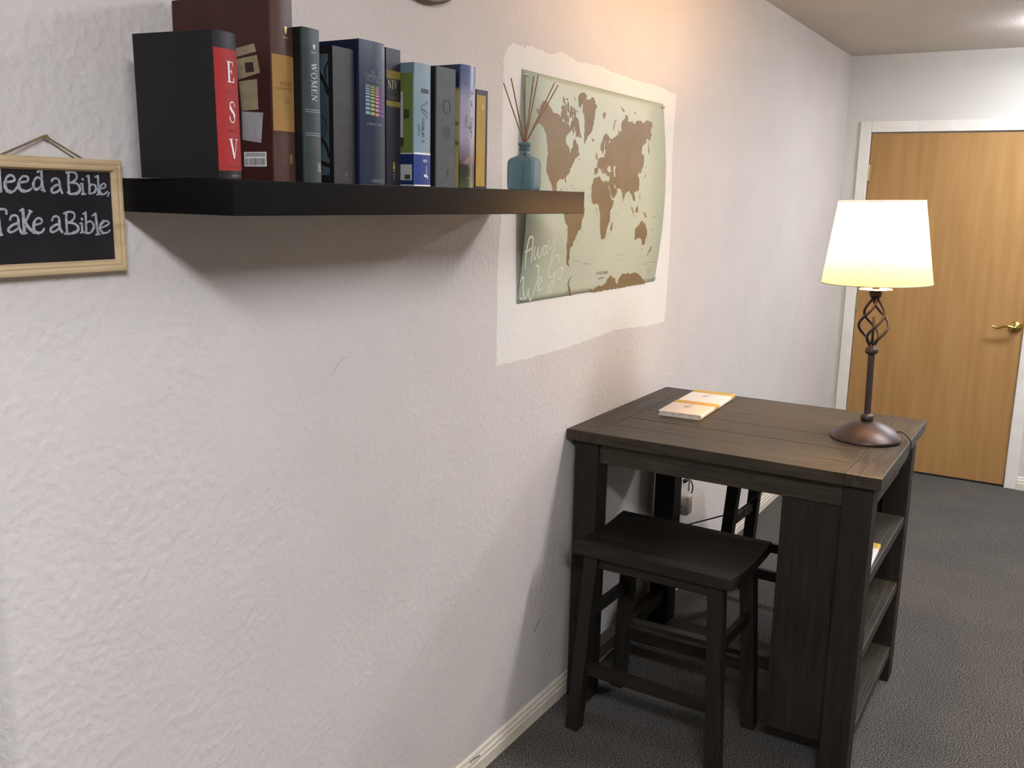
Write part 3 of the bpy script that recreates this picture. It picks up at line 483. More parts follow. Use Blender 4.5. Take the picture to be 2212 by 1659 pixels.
q = Sp(T_, H_); rect2(q.bm, .018,.042,.1635,.1710); s(q.fin(), 'dark_plaque', solid('plaque', 55,66,70))
q = Sp(T_, H_); textm(q.bm, 'NRSV', .62*T_, .212*H_, .0050, wid=.014, h=.0004); poly2(q.bm, [(.026,.0215,.0),(.036,.0205),(.040,.0175),(.039,.0125),(.036,.0165),(.027,.0165)]); ribbon(q.bm, smoothpath([(.034,.020,0),(.035,.027,0),(.034,.036,0)]), .0012)
for v_ in q.bm.verts: v_.co.z = .0004
s(q.fin(), 'white_print', M_white)
bm = bmesh.new(); rect2(bm, 0,.15,.196,.2137); c(bm, 'cover_top_band', solid('grey_blue', 96,111,114))
bm = bmesh.new(); rect2(bm, 0,.15,.0,.056); c(bm, 'cover_foot', solid('deep_blue', 22,32,73))
bm = bmesh.new(); rect2(bm, 0,.15,.056,.0585); rect2(bm, 0,.15,0,.0025); rect2(bm, .004,.034,.010,.038); rect2(bm, .024,.034,.08,.165); c(bm, 'cover_labels', solid('label_grey', 153,152,145), .0008)
bm = bmesh.new(); rect2(bm, .010,.022,.118,.134); rect2(bm, .022,.034,.070,.085); rect2(bm, .008,.02,.012,.020); c(bm, 'cover_print', solid('dark_olive', 48,55,34), .0012)
# 8 grey
T_, H_ = .061,.2159
t, s, c = book('plain mid-grey bible with an embossed circle on its spine', 1.46, 1.045, T_, H_, .158, noisy('mid_grey', [(0.3, L(66,70,68)), (0.7, L(74,78,76))], 50, rough=.5), solid('black_board', 22,23,23))
q = Sp(T_, H_); ribbon(q.bm, [(.0335+.0115*math.cos(a*PI/12), .1465+.0125*math.sin(a*PI/12)) for a in range(25)], .0016, caps=False)
for v in (.106,.100): ribbon(q.bm, [(.018,v),(.046,v)], .0012, caps=False)
for u_ in (.026,.034,.042): ribbon(q.bm, [(u_,.088),(u_,.112)], .0016, caps=False)
rect2(q.bm, .036,.0405,.018,.032); s(q.fin(), 'embossing', solid('dark_grey_ink', 52,54,53))
# 9 Tozer
T_, H_ = .051,.2287
def grad(name, stops, h, vary=.08):
    m = mat(name, (1,1,1,1), .28, coat=.4); n, l, b = nodes(m); tc = n.new('ShaderNodeTexCoord'); sp_ = n.new('ShaderNodeSeparateXYZ'); l.new(tc.outputs['Object'], sp_.inputs[0])
    f = noise(m, tc.outputs['Object'], 40, 4); a = n.new('ShaderNodeMath'); a.operation = 'MULTIPLY_ADD'; a.inputs[1].default_value = 1/h; l.new(sp_.outputs['Z'], a.inputs[0])
    s2 = n.new('ShaderNodeMath'); s2.operation = 'MULTIPLY_ADD'; s2.inputs[1].default_value = vary; s2.inputs[2].default_value = -vary/2; l.new(f, s2.inputs[0]); l.new(s2.outputs[0], a.inputs[2])
    l.new(ramp(m, a.outputs[0], stops), b.inputs['Base Color']); return m
m_t = grad('printed_landscape', [(0, L(70,78,47)), (.10, L(48,53,34)), (.17, L(43,40,34)), (.22, L(97,79,73)), (.30, L(120,111,117)), (.42, L(158,152,160)), (.72, L(150,145,158)), (.84, L(94,97,125)), (1.0, L(66,73,106))], H_)
m_c = grad('printed_back', [(0, L(158,143,86)), (.34, L(158,145,89)), (.36, L(89,76,47)), (.40, L(158,143,86)), (.505, L(158,143,86)), (.52, L(89,76,47)), (.55, L(161,148,93)), (.79, L(160,145,89)), (.82, L(35,38,55)), (1.0, L(35,38,60))], H_, .01)
t, s, c = book('glossy bible with a misty mountain picture and handwritten name on its spine', 1.538, 1.045, T_, H_, .16, m_t, m_c, rnd=.004)
q = Sp(T_, H_); serif(q.bm, 'BIBLE', .0155, .124, .0068, .9, .18, rot=-PI/2); s(q.fin(), 'lettering', solid('brown_ink', 89,79,78))
q = Sp(T_, H_)
tz = [[(-.050,-.003),(-.046,.004),(-.045,-.004),(-.043,-.003)],[(-.040,-.005),(-.039,-.004)],[(-.034,.004),(-.032,-.005),(-.028,.003),(-.026,-.005),(-.022,.005)],[(-.017,-.005),(-.016,-.004)],[(-.008,.006),(.004,.007)],[(-.002,.007),(-.004,-.005)],[(.003,.001),(.001,-.003),(.005,-.004),(.006,0),(.003,.001)],[(.008,.001),(.012,.002),(.009,-.004),(.014,-.004),(.013,-.010),(.008,-.009),(.016,-.002)],[(.017,-.002),(.021,0),(.018,.002),(.017,-.003),(.022,-.004)],[(.025,.002),(.025,-.004),(.026,.001),(.030,.001)]]
for pl in tz:
    sm = smoothpath([(a,b,0) for a,b in pl], 4); ribbon(q.bm, [(.034+p.y*.95, .127-p.x*1.12) for p in sm], .0011, caps=False)
s(q.fin(), 'script_lettering', solid('navy_ink', 40,38,52))
q = Sp(T_, H_); textm(q.bm, 'Hendrickson', .030, .0190, .0034, wid=.026); s(q.fin(), 'publisher_name', solid('pale_ink', 137,138,125))
bm = bmesh.new(); poly2(bm, [(.12,.205),(.30,.235),(.50,.275),(.62,.262),(.85,.222),(.92,.205),(.7,.19),(.4,.195)]); s(bm, 'printed_mountain', solid('mountain', 135,112,102))
# 10 yellow in black case
T_, H_ = .0425,.190
t, s, c = book('short mustard yellow bible in a black case, rightmost book', 1.60, 1.05, T_, H_, .14, solid('case_black', 22,20,17,.4), solid('case_black',0,0,0))
s(patch_rect(.03,.80,.02,.945), 'yellow_spine', noisy('mustard', [(0.3, L(165,127,37)), (0.7, L(174,138,48))], 30, rough=.5))
q = Sp(T_, H_)
poly2(q.bm, [(.024+.0045*math.cos(a*PI/10), .158+.0055*math.sin(a*PI/10)) for a in range(20)])
for v_ in q.bm.verts: v_.co.z = .0004
s(q.fin(), 'round_emblem', solid('pale_yellow', 183,158,89))

for m_ in {x for o in bpy.data.objects if o.parent for x in [s_.material for s_ in o.material_slots]} - {M_pages}:   # matte printed covers
    if m_ in (M_door, M_hinge, M_black, M_brass, M_trim, M_patch, M_ink, M_inkfaint) or m_.name.startswith('tube_light'): continue
    b_ = m_.node_tree.nodes.get('Principled BSDF'); b_.inputs['Specular IOR Level'].default_value = .25
# ------------------------------------------------------------------ reed diffuser
t = empty('reed_diffuser', (1.977, 1.158, SZ1), 'teal frosted glass reed diffuser bottle on the right end of the shelf', 'reed diffuser', math.radians(14))
bm = bmesh.new()
def rsq(a, r, z, n=6):
    out = []
    for qx, qy, a0 in ((1,1,0),(-1,1,PI/2),(-1,-1,PI),(1,-1,3*PI/2)):
        for k in range(n+1):
            an = a0+k*PI/2/n; out.append((qx*(a-r)+r*math.cos(an), qy*(a-r)+r*math.sin(an), z))
    return out
secs = [(.028,.008,.0),(.0318,.010,.002),(.0335,.011,.006),(.0345,.011,.020),(.0345,.011,.062),(.0338,.012,.068),(.030,.014,.074),(.020,.014,.0795),(.0145,.0145,.083),(.0128,.0128,.088),(.0128,.0128,.102),(.0155,.0155,.104),(.0160,.0160,.108),(.0150,.0150,.111),(.0105,.0105,.111),(.0095,.0095,.100)]
rg = [[bm.verts.new(p) for p in rsq(a, min(r, a-.0001), z)] for a, r, z in secs]
for A_, B_ in zip(rg, rg[1:]):
    for i in range(len(A_)): j = (i+1)%len(A_); bm.faces.new((A_[i], A_[j], B_[j], B_[i]))
bm.faces.new(rg[0][::-1]); bm.faces.new(rg[-1]); obj('bottle', bm, M_glass, t, True)
bm = bmesh.new(); tube(bm, [(.0134*math.cos(a*PI/8), .0134*math.sin(a*PI/8), .0945) for a in range(17)], .0009, 6); tube(bm, smoothpath([(-.013,-.004,.0945),(-.017,-.006,.092),(-.020,-.007,.087)]), .0009, 6); lathe(bm, [(0,-.003),(.003,-.002),(.003,.002),(0,.003)], 10, (-.021,-.007,.085)); obj('neck_string', bm, mat('grey_string', L(70,78,84), .7), t)
M_reed = noisy('reed', [(0.3, L(128,92,64)), (0.7, L(160,122,90))], 60, (1,1,.2), .8)
tips = [(1.879,1.14,.261),(1.896,1.17,.253),(1.963,1.13,.2755),(1.974,1.16,.280),(1.985,1.20,.259),(2.019,1.15,.285),(2.063,1.19,.263),(2.137,1.17,.281),(2.128,1.155,.2735)]
rot = Matrix.Rotation(-math.radians(14), 3, 'Z')
for i, (x, y, z) in enumerate(tips):
    dz = SZ1-1.6115; tip = rot@Vector((x-1.977, y-1.158, z-dz)); b_ = Vector((-tip.x*.06, -tip.y*.06, .004)); bm = bmesh.new()
    bx = Vector((max(-.006,min(.006,tip.x*.05)), max(-.006,min(.006,tip.y*.05)), .112)); b_ = bx - (tip-bx)*( (.112-.010)/(tip.z-.112) ) if False else Vector((-bx.x*1.6, -bx.y*1.6, .010))
    tube(bm, [b_, bx, tip], .00145, 7); obj('reed', bm, M_reed, t)

# ------------------------------------------------------------------ world map poster
PX0, PW, PZ0, PH = 2.2008, .9667, -.2859+1.6115, .6132
def pm(u, v, h=0):
    t_ = min(max(v/PH,0),1); y = D-.002-.024*math.sin(PI*t_)-h
    return (u, y-D, v)
po = empty('world_map_poster', (PX0, D, PZ0), 'sage green world map poster with brown continents pinned over the white paint patch', 'poster')
bm = bmesh.new(); NU, NV = 6, 36
g = [[bm.verts.new(pm(PW*i/NU, PH*j/NV)) for i in range(NU+1)] for j in range(NV+1)]
for j in range(NV):
    for i in range(NU): bm.faces.new((g[j][i], g[j][i+1], g[j+1][i+1], g[j+1][i]))
sh = obj('paper_sheet', bm, M_poster, po, True); md = sh.modifiers.new('thick', 'SOLIDIFY'); md.thickness = .0003; md.offset = -1
def sliced(bm, h):
    bmesh.ops.triangulate(bm, faces=bm.faces[:])
    for j in range(1, NV): bmesh.ops.bisect_plane(bm, geom=bm.verts[:]+bm.edges[:]+bm.faces[:], plane_co=(0, PH*j/NV, 0), plane_no=(0,1,0))
    return mapped(bm, lambda u, v, hh: pm(u, v, h+hh))
random.seed(11)
def rough_outline(pl, amp):
    out = []
    for i in range(len(pl)):
        a = Vector(pl[i])/1000; b = Vector(pl[(i+1)%len(pl)])/1000; d = b-a; n_ = max(1, int(d.length/.0055)); nn = Vector((-d.y, d.x)).normalized() if d.length > 0 else Vector((0,0))
        for k in range(n_): p = a+d*k/n_; p = p+nn*random.uniform(-amp, amp) if k else p; out.append((p.x, p.y))
    return out
bm = bmesh.new()
for pl in CONTINENTS: poly2(bm, rough_outline(pl, .0024))
for _ in range(46):   # the scattered arctic islands
    s_ = random.random(); cu = .208+.098*s_+random.uniform(-.012,.015); cv_ = .532-.045*s_+random.uniform(-.038,.034); a_ = random.uniform(1.1,2.0); l_ = random.uniform(.005,.014); w_ = l_*random.uniform(.3,.55)
    poly2(bm, [(cu+l_*math.cos(k*PI/4)*math.cos(a_)-w_*math.sin(k*PI/4)*math.sin(a_)+random.uniform(-.001,.001), cv_+l_*math.cos(k*PI/4)*math.sin(a_)+w_*math.sin(k*PI/4)*math.cos(a_)) for k in range(8)], (_%9)*2e-5)
obj('printed_continents', sliced(bm, .0003), M_land, sh)
bm = bmesh.new()
for pl in SEAS: poly2(bm, rough_outline(pl, .0008))
o = obj('printed_seas', sliced(bm, .0007), M_poster, sh)
bm = bmesh.new()
for pl in SCRIPT:
    sm = smoothpath([(a/1000, b/1000, 0) for a, b in pl], 5); ribbon(bm, [(p.x, p.y) for p in sm], .0062)
o = obj('script_lettering', sliced(bm, .0003), M_script, sh); o['label'] = 'pale brush script reading Away We Go'
bm = bmesh.new(); textm(bm, 'Wit & Delight', .515, .055, .0135, wid=.088); ribbon(bm, [(.492,.038),(.530,.040)], .003, caps=False); obj('poster_title', sliced(bm, .0003), M_ink, sh)
bm = bmesh.new()
for pl in MARKS: ribbon(bm, [(a/1000, b/1000) for a, b in pl], .0021, caps=False)
obj('small_print', sliced(bm, .0003), M_inkfaint, sh)
M_pin = mat('clear_pin', L(206,206,200), .2, .3)
for u, v in ((.012,PH-.012),(PW-.012,PH-.012),(.012,.012),(PW-.012,.012)):
    bm = bmesh.new(); lathe(bm, [(0,0),(.0045,.0),(.0045,.002),(.003,.003),(.0035,.008),(0,.009)], 14); bmesh.ops.rotate(bm, verts=bm.verts, cent=(0,0,0), matrix=Matrix.Rotation(PI/2, 3, 'X'))
    x, y, z = pm(u, v); obj('push_pin', bm, M_pin, po, True, (x, y-.0005, z))

# ------------------------------------------------------------------ chalkboard sign
sg = empty('chalkboard_sign', (.7095, D, 1.6115-.1275), 'small pine-framed chalkboard sign hung on twine left of the shelf', 'sign')
SW, SH = .2561, .1698; yb = -.002
bm = bmesh.new()
for k, (a, b) in enumerate((((0,0),(SW,0)),((SW,0),(SW,SH)),((SW,SH),(0,SH)),((0,SH),(0,0)))):
    A_ = Vector(a); B_ = Vector(b); d = (B_-A_).normalized(); n_ = Vector((-d.y, d.x)); prof = [(0,0),(0,.014),(.002,.017),(.006,.0178),(.010,.0168),(.0125,.0178),(.016,.0172),(.019,.012),(.019,0)]
    ra = []
    for off, hh in prof:
        p = A_+n_*off+d*off; q_ = B_+n_*off-d*off; ra.append((bm.verts.new((p.x, yb-hh, p.y)), bm.verts.new((q_.x, yb-hh, q_.y))))
    for r0, r1 in zip(ra, ra[1:]): bm.faces.new((r0[0], r0[1], r1[1], r1[0]))
bmesh.ops.recalc_face_normals(bm, faces=bm.faces); obj('frame', bm, M_frame, sg)
bm = bmesh.new(); box(bm, .002, SW-.002, yb-.010, yb, .002, SH-.002); bd = obj('board', bm, M_chalkb, sg)
bm = bmesh.new()
for w, pl in CHALK:
    P_ = [(a/10000, b/10000, 0) for a, b in pl]
    P_ = smoothpath(P_, 3) if len(P_) > 2 else [Vector(p) for p in P_]
    ribbon(bm, [(max(p.x,.022), p.y) for p in P_] if min(p.x for p in P_) > .018 else [(p.x, p.y) for p in P_], w*.00098)
bm2 = bm
mapped(bm2, lambda u, v, h: (u, yb-.0104-h, v)); o = obj('chalk_lettering', bm2, M_chalk, bd); o['label'] = 'chalk hand lettering reading Need a Bible, Take a Bible'
bm = bmesh.new()
ra_, la_, ap = Vector((.1914, yb-.012, SH-.001)), Vector((.0648, yb-.012, SH-.001)), Vector((.1365, yb-.006, .1992))
tube(bm, [la_, ap], .0016, 8); tube(bm, [ap, ra_], .0016, 8); obj('twine_hanger', bm, M_twine, sg)
bm = bmesh.new(); lathe(bm, [(0,0),(.0015,0),(.0015,.012),(.003,.0125),(.003,.014),(0,.014)], 10); bmesh.ops.rotate(bm, verts=bm.verts, cent=(0,0,0), matrix=Matrix.Rotation(PI/2, 3, 'X')); obj('nail', bm, M_hinge, sg, loc=(ap.x, -.0005+.0005, ap.z-.001))

# ------------------------------------------------------------------ counter-height table with end shelves
TX0, TX1, TY0, TY1, TZ = 2.52, 3.337, .373, 1.301, .911
tb = empty('counter_table', ((TX0+TX1)/2, (TY0+TY1)/2, 0), 'dark brown counter-height wooden table with open shelves in its end, against the wall', 'table')
ox, oy = (TX0+TX1)/2, (TY0+TY1)/2
def tbox(bm, x0, x1, y0, y1, z0, z1, bev=.0015): box(bm, x0-ox, x1-ox, y0-oy, y1-oy, z0, z1, bev)
bm = bmesh.new(); e = .095; g_ = .0008
tbox(bm, TX0, TX1, TY0, TY0+e-g_, TZ-.034, TZ, .002); obj('breadboard_end', bm, M_woodX, tb)
bm = bmesh.new(); tbox(bm, TX0, TX1, TY1-e+g_, TY1, TZ-.034, TZ, .002); obj('breadboard_end', bm, M_woodX, tb)
bm = bmesh.new(); xs = [TX0, TX0+.135, TX0+.262, TX0+.405, TX0+.545, TX0+.68, TX1]
for a, b in zip(xs, xs[1:]): tbox(bm, a+(g_ if a > TX0 else 0), b-(g_ if b < TX1 else 0), TY0+e, TY1-e, TZ-.034, TZ-random.uniform(0,.0006), .0018)
tbox(bm, TX0+.01, TX1-.01, TY0+e-.01, TY1-e+.01, TZ-.032, TZ-.008, 0); obj('tabletop', bm, M_woodY, tb)
LX0, LX1, LY0, LY1, lw = 2.549, 3.312, .394, 1.284, .079
for x in (LX0, LX1-lw):
    for y in (LY0, LY1-lw):
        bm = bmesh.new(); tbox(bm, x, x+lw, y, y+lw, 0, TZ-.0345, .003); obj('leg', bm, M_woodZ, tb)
az0, az1 = .806, TZ-.0345
bm = bmesh.new(); tbox(bm, LX0+.012, LX0+.032, LY0+lw, LY1-lw, az0, az1); obj('apron', bm, M_woodY, tb)
bm = bmesh.new(); tbox(bm, LX1-.032, LX1-.012, LY0+lw, LY1-lw, az0, az1); obj('apron', bm, M_woodY, tb)
bm = bmesh.new(); tbox(bm, LX0+lw, LX1-lw, LY1-.032, LY1-.012, az0, az1); obj('apron', bm, M_woodX, tb)
bm = bmesh.new(); tbox(bm, LX0+lw, LX1-lw, LY0+.006, LY0+.026, az0-.006, az1); obj('apron', bm, M_woodX, tb)
PYi = .638
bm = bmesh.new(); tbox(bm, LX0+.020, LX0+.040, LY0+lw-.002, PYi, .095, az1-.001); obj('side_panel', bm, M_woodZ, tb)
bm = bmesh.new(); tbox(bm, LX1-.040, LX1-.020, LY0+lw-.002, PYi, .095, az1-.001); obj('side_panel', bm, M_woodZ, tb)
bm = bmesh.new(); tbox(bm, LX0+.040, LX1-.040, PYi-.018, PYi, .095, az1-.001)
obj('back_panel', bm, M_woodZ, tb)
for z in (.598, .365, .130):
    bm = bmesh.new(); tbox(bm, LX0+.040, LX1-.040, LY0+.024, PYi-.018, z-.024, z-.0006); tbox(bm, LX0+lw-.002, LX1-lw+.002, LY0+.004, LY0+.024, z-.034, z, .002); obj('shelf_board', bm, M_woodX, tb)
bm = bmesh.new(); tbox(bm, LX0+lw, LX1-lw, LY1-.062, LY1-.022, .09, .14, .003); obj('stretcher', bm, M_woodX, tb)
bm = bmesh.new(); tbox(bm, 2.905, 2.945, PYi, LY1-.062, .092, .138, .003); obj('stretcher', bm, M_woodY, tb)

# ------------------------------------------------------------------ stools
def make_stool(label):
    st = empty('saddle_stool', (0,0,0), label, 'stool', group='dark saddle stools at the counter table')
    SXh, SYh, zt, th = .178, .247, .611, .036; n = 12
    bm = bmesh.new(); top = []; bot = []
    for i in range(n+1):
        x = -SXh+2*SXh*i/n; u = x/SXh; z = zt-.016*(1-u*u); r1 = []; r2 = []
        edge = .006 if i in (0, n) else 0
        for j in range(5):
            y = -SYh+2*SYh*j/4; r1.append(bm.verts.new((x, y, z-edge*.6))); r2.append(bm.verts.new((x*.99, y, zt-.016*(1-u*u)*.55-th)))
        top.append(r1); bot.append(r2)
    for i in range(n):
        for j in range(4):
            bm.faces.new((top[i][j], top[i+1][j], top[i+1][j+1], top[i][j+1])); bm.faces.new((bot[i][j+1], bot[i+1][j+1], bot[i+1][j], bot[i][j]))
        bm.faces.new((top[i+1][0], top[i][0], bot[i][0], bot[i+1][0])); bm.faces.new((top[i][4], top[i+1][4], bot[i+1][4], bot[i][4]))
    for j in range(4): bm.faces.new((top[0][j], top[0][j+1], bot[0][j+1], bot[0][j])); bm.faces.new((top[n][j+1], top[n][j], bot[n][j], bot[n][j+1]))
    obj('seat', bm, M_stool, st)
    zl = zt-th-.004
    LT = (.135, .192); LB = (.158, .226); w = .042
    def at(sx, sy, z): k = 1-z/zl; return Vector((sx*(LT[0]+(LB[0]-LT[0])*k), sy*(LT[1]+(LB[1]-LT[1])*k), z))
    for sx in (-1,1):
        for sy in (-1,1):
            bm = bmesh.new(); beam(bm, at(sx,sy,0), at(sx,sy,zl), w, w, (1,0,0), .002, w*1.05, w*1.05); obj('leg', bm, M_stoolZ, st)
    for sx in (-1,1):
        bm = bmesh.new(); p = at(sx,-1,zl-.02); q = at(sx,1,zl-.02); beam(bm, (p.x,p.y+.02,p.z), (q.x,q.y-.02,q.z), .018, .040, (1,0,0), .001); obj('apron', bm, M_stool, st)
        zz = .205; p = at(sx,-1,zz); q = at(sx,1,zz); bm = bmesh.new(); beam(bm, (p.x,p.y+.02,p.z), (q.x,q.y-.02,q.z), .018, .038, (1,0,0), .001); obj('stretcher', bm, M_stool, st)
    for sy in (-1,1):
        p = at(-1,sy,zl-.02); q = at(1,sy,zl-.02); bm = bmesh.new(); beam(bm, (p.x+.02,p.y,p.z), (q.x-.02,q.y,q.z), .018, .040, (0,1,0), .001); obj('apron', bm, M_stool, st)
        zz = .375; p = at(-1,sy,zz); q = at(1,sy,zz); bm = bmesh.new(); beam(bm, (p.x+.02,p.y,p.z), (q.x-.02,q.y,q.z), .018, .034, (0,1,0), .001); obj('stretcher', bm, M_stool, st)
    return st
s1 = make_stool('dark wooden saddle stool on the near side of the table, seat half tucked in'); s1.location = (2.545, .945, 0); s1.rotation_euler = (0,0,math.radians(-1.2))
s2 = copy_tree(s1); s2['label'] = 'dark wooden saddle stool on the far side of the table, seen between the table legs'; s2.location = (3.585, .845, 0); s2.rotation_euler = (0,0,math.radians(-2))

# ------------------------------------------------------------------ table lamp
lp = empty('table_lamp', (2.945, .495, TZ), 'bronze table lamp with a twisted open cage stem and glowing cream shade', 'lamp')
lp.rotation_euler = Vector((0,0,1)).rotation_difference(Vector((-.0188, .0308, 1))).to_euler() if False else (0,0,0)
axis = Vector((.84239,.50223,0)).normalized(); lp.rotation_mode = 'QUATERNION'
from mathutils import Quaternion
lp.rotation_quaternion = Quaternion(axis, math.radians(-1.6))
bm = bmesh.new(); lathe(bm, [(0,.001),(.098,.001),(.102,.003),(.102,.007),(.099,.011),(.092,.020),(.080,.031),(.064,.041),(.045,.050),(.026,.056),(.012,.058),(0,.058)], 56); obj('base', bm, M_bronze, lp, True)
bm = bmesh.new(); lathe(bm, [(0,.056),(.013,.056),(.0185,.060),(.0195,.067),(.0185,.074),(.014,.078),(.0100,.0791),(.0100,.082),(.0100,.17),(.0100,.259),(.0100,.262),(.014,.263),(.0185,.267),(.0195,.273),(.0185,.279),(.014,.283),(.012,.288),(.009,.292),(0,.292)], 28); obj('pole', bm, M_bronze, lp, True)
for k in range(4):
    bm = bmesh.new(); pts = []
    for i in range(25):
        u = i/24; r = .0075+.0345*math.sin(PI*u**.9)**1.25; a = k*PI/2+.5+u*PI*1.05; pts.append((r*math.cos(a), r*math.sin(a), .290+.142*u))
    tube(bm, pts, .0042, 8); obj('cage_rod', bm, M_bronze, lp, True)
bm = bmesh.new(); tube(bm, [(0,0,.285),(0,0,.375)], .0042, 10); obj('cage_finial', bm, M_bronze, lp, True)
bm = bmesh.new(); lathe(bm, [(0,.428),(.009,.429),(.016,.434),(.0185,.442),(.0175,.450),(.012,.454),(0,.455)], 24); obj('collar', bm, M_bronze, lp, True)
bm = bmesh.new(); lathe(bm, [(0,.4545),(.046,.4545),(.0475,.456),(.046,.4575),(0,.4575)], 36); o = obj('drip_pan', bm, mat('pan_metal', L(216,206,188), .5, .2), lp, True); o['label'] = 'small pale disc under the shade'
bm = bmesh.new(); lathe(bm, [(0,.457),(.0105,.457),(.0105,.555),(.015,.558),(.015,.598),(0,.598)], 20); obj('socket', bm, M_bronze, lp, True)
bm = bmesh.new(); lathe(bm, [(0,.596),(.012,.598),(.014,.606),(.024,.621),(.029,.638),(.028,.654),(.020,.667),(0,.672)], 24); o = obj('light_bulb', bm, emit('warm_bulb', BULB, BULB_E), lp, True)
bm = bmesh.new(); n = 64; r0, r1, z0, z1, tk = .155, .1195, .476, .713, .0012
pr = [(r0,z0),(r1,z1),(r1-tk,z1),(r0-tk,z0)]
rings = [[bm.verts.new((r*math.cos(2*PI*i/n), r*math.sin(2*PI*i/n), z)) for i in range(n)] for r, z in ((r0,z0),(r1,z1))]
for i in range(n): j = (i+1)%n; bm.faces.new((rings[0][i], rings[0][j], rings[1][j], rings[1][i]))
shd = obj('lamp_shade', bm, shade_mat(), lp, True)
bm = bmesh.new()
for r, z in ((r0,z0),(r1,z1)): tube(bm, [(r*math.cos(2*PI*i/48), r*math.sin(2*PI*i/48), z) for i in range(49)], .0015, 6)
obj('shade_ring', bm, mat('ring_fabric', L(222,204,172), .8), shd)
bm = bmesh.new()
for a in (0, 2*PI/3, 4*PI/3): tube(bm, [(.013*math.cos(a), .013*math.sin(a), .500),(r0*.8*math.cos(a), r0*.8*math.sin(a), .492),(r0*math.cos(a), r0*math.sin(a), z0+.002)], .0013, 6)
obj('shade_spider', bm, M_hinge, lp)
# cord: out of the base, over the table edge and under the table to the wall socket
bm = bmesh.new(); base = Vector((2.945,.495,TZ))
cp = [(2.990,.418,TZ+.022),(2.993,.412,TZ+.024),(2.992,.400,TZ+.025),(2.985,.385,TZ+.018),(2.977,.371,TZ+.005),(2.972,.3685,TZ-.02),(2.971,.374,TZ-.05),(2.972,.390,TZ-.085),(2.976,.398,.80),(3.00,.43,.79)]
cp = [tuple(Vector(p)-base) for p in cp]
tube(bm, smoothpath(cp, 6), .0022, 8); cdo = obj('power_cord', bm, M_black, lp, True)
cdo.matrix_parent_inverse = lp.matrix_basis.inverted() @ Matrix.Translation(base)
cp2 = [(3.00,.43,.79),(3.2,.44,.79),(3.34,.52,.78),(3.50,.70,.70),(3.60,.86,.60),(3.62,.956,.502),(3.62,.991,.463),(3.62,1.073,.377),(3.62,1.165,.329),(3.56,1.26,.296),(3.48,1.286,.292),(3.42,1.288,.31),(3.44,1.288,.345),(3.547,1.285,.383),(3.635,1.285,.392),(3.665,1.285,.425),(3.635,1.285,.462),(3.585,1.282,.482),(3.56,1.278,.484)]
bm = bmesh.new(); tube(bm, smoothpath([tuple(Vector(p)-base) for p in cp2], 6), .0030, 8); tube(bm, [tuple(Vector(p)-base) for p in ((3.575,1.280,.484),(3.54,1.278,.486))], .009, 10)
cdo = obj('power_cord', bm, M_black, lp, True); cdo.matrix_parent_inverse = lp.matrix_basis.inverted() @ Matrix.Translation(base)
# wall outlet with a clear plug-in adapter
ol = empty('wall_outlet', (3.555, D, .40), 'wall outlet with a clear plastic plug-in adapter behind the table leg', 'outlet')
bm = bmesh.new(); box(bm, -.036, .036, -.006, -.0003, -.058, .058, .002); obj('cover_plate', bm, M_trim, ol)
M_clear = noisy('cloudy_plastic', [(0.3, L(150,140,124)), (0.7, L(206,198,184))], 40, rough=.25); 
bm = bmesh.new(); box(bm, -.02, .038, -.048, -.0065, -.062, .026, .010); obj('plug_adapter', bm, M_clear, ol, True)
bm = bmesh.new(); box(bm, .0385, .0455, -.03, -.022, .028, .082, .002); obj('adapter_tab', bm, mat('grey_plastic', L(140,138,132), .5), ol)
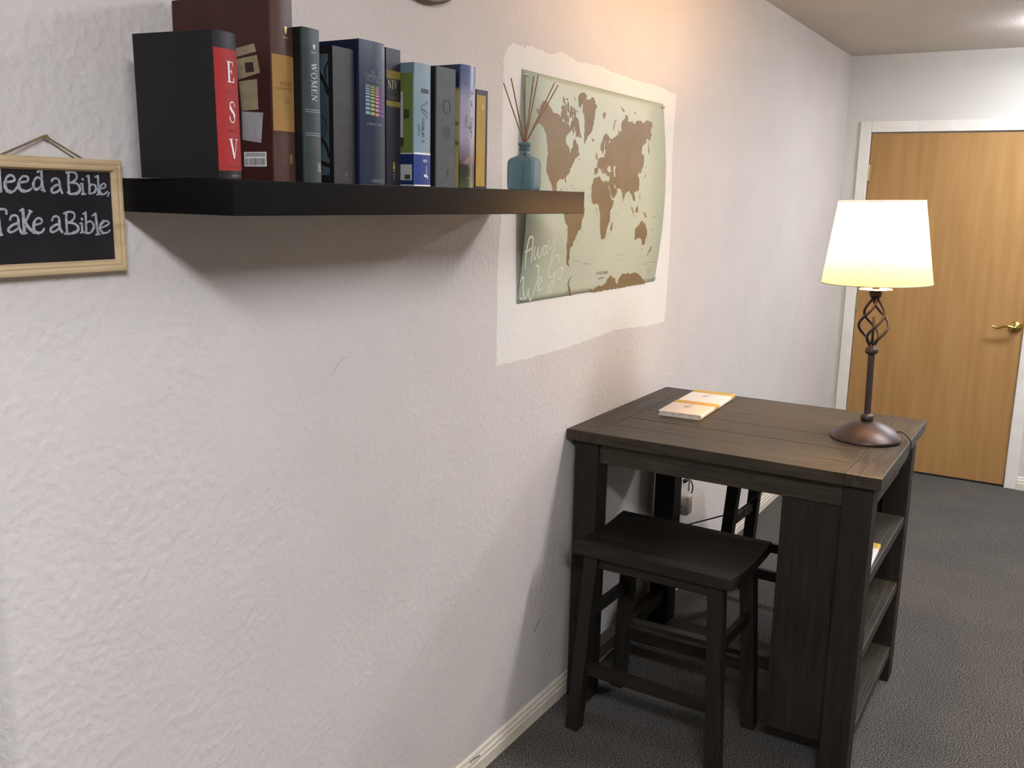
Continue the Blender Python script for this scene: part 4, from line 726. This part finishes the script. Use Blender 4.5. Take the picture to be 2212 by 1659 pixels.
# small white and yellow books
M_by = noisy('yellow_band', [(0.3, L(196,156,62)), (0.7, L(204,164,70))], 20, rough=.55)
M_bw = solid('book_white', 220,212,200,.6)
def small_book(label, x, y, z, rz, group, L_=.207, W_=.147, T_=.0155):
    t = empty('paper_book', (x, y, z), label, 'book', rz, group)
    # local: x = book height (towards its top), y = width, spine on the -y side
    bm = bmesh.new(); bt = .0018
    prof = [(W_/2, T_), (-W_/2+.004, T_), (-W_/2+.001, T_-.002), (-W_/2, T_-.005), (-W_/2, .005), (-W_/2+.001, .002), (-W_/2+.004, 0), (W_/2, 0), (W_/2, bt), (-W_/2+.006, bt), (-W_/2+bt, .006), (-W_/2+bt, T_-.006), (-W_/2+.006, T_-bt), (W_/2, T_-bt)]
    a = [bm.verts.new((-L_/2, p, q)) for p, q in prof]; b = [bm.verts.new((L_/2, p, q)) for p, q in prof]; n = len(prof)
    for i in range(n): j = (i+1)%n; bm.faces.new((a[i], a[j], b[j], b[i]))
    for ring, rv in ((a, 1), (b, 0)):
        for i in range(6): q = [ring[i], ring[i+1], ring[n-2-i], ring[n-1-i]]; bm.faces.new(q)
    bmesh.ops.recalc_face_normals(bm, faces=bm.faces); cv = obj('cover', bm, M_bw, t)
    bm = bmesh.new(); box(bm, -L_/2+.004, L_/2-.004, -W_/2+.0025, W_/2-.004, bt+.0001, T_-bt-.0001); obj('page_block', bm, M_pages, t)
    bm = bmesh.new(); x0, x1 = L_/2-.048, L_/2-.001; e_ = .0003
    pr = [(W_/2, T_+e_), (-W_/2+.004, T_+e_), (-W_/2+.001-e_, T_-.002), (-W_/2-e_, T_-.005), (-W_/2-e_, .005)]
    aa = [bm.verts.new((x0, p, q)) for p, q in pr]; bb = [bm.verts.new((x1, p, q)) for p, q in pr]
    for i in range(4): bm.faces.new((aa[i], aa[i+1], bb[i+1], bb[i]))
    obj('yellow_band', bm, M_by, cv)
    bm = bmesh.new(); fl = lambda u, v, h: (u, v, T_+.0006)
    for v0, v1, n_ in ((.045,.020,5),(-.012,-.048,7)):
        for k in range(n_): vv = v0+(v1-v0)*k/(n_-1); ribbon(bm, [(-.030,vv),(-.026,vv)], .0022, caps=False)
    obj('cover_title', mapped(bm, fl), solid('faint_brown', 196,184,172), cv)
    bm = bmesh.new(); ribbon(bm, [(.004,.018),(.002,.010),(.004,.0)], .005); ribbon(bm, [(.0,.016),(.0,.004)], .006); ribbon(bm, smoothpath([(.012,.012,0),(.024,.004,0),(.048,.0,0)]), .0014); ribbon(bm, [(.034,.012),(.032,-.004)], .0018); ribbon(bm, [(.016,.0),(.022,-.004)], .002)
    obj('cover_drawing', mapped(bm, fl), solid('drawing_ink', 118,108,100), cv)
    return t
g_b = 'small white and yellow books'
dd = math.atan2(1.015-.997, 3.276-2.865)
import_y = .0
b1 = small_book('white book with yellow band lying nearest on the table top', 2.973, 1.073, TZ+.0002, dd+.012, g_b)
b2 = copy_tree(b1); b2['label'] = 'white book with yellow band lying farther back on the table top'; b2.location = (3.180, 1.082, TZ+.0002); b2.rotation_euler = (0,0,dd+.008)
b3 = copy_tree(b1); b3['label'] = 'yellow and white book on the top end shelf of the table'; b3.location = (2.765, .479, .5982); b3.rotation_euler = (0,0,math.radians(2))
# lower edge of something round hung on the wall above the shelf, only its rim enters the frame
bm = bmesh.new(); lathe(bm, [(0,0),(.195,0),(.200,.003),(.200,.012),(.194,.018),(0,.020)], 64); bmesh.ops.rotate(bm, verts=bm.verts, cent=(0,0,0), matrix=Matrix.Rotation(PI/2, 3, 'X'))
tag(obj('wall_plaque', bm, noisy('brown_plaque', [(0.3, L(92,80,62)), (0.7, L(112,98,78))], 12), None, False, (1.765, D-.0003, 2.223)), 'round brown wall hanging cut off by the top of the picture', 'wall decor')
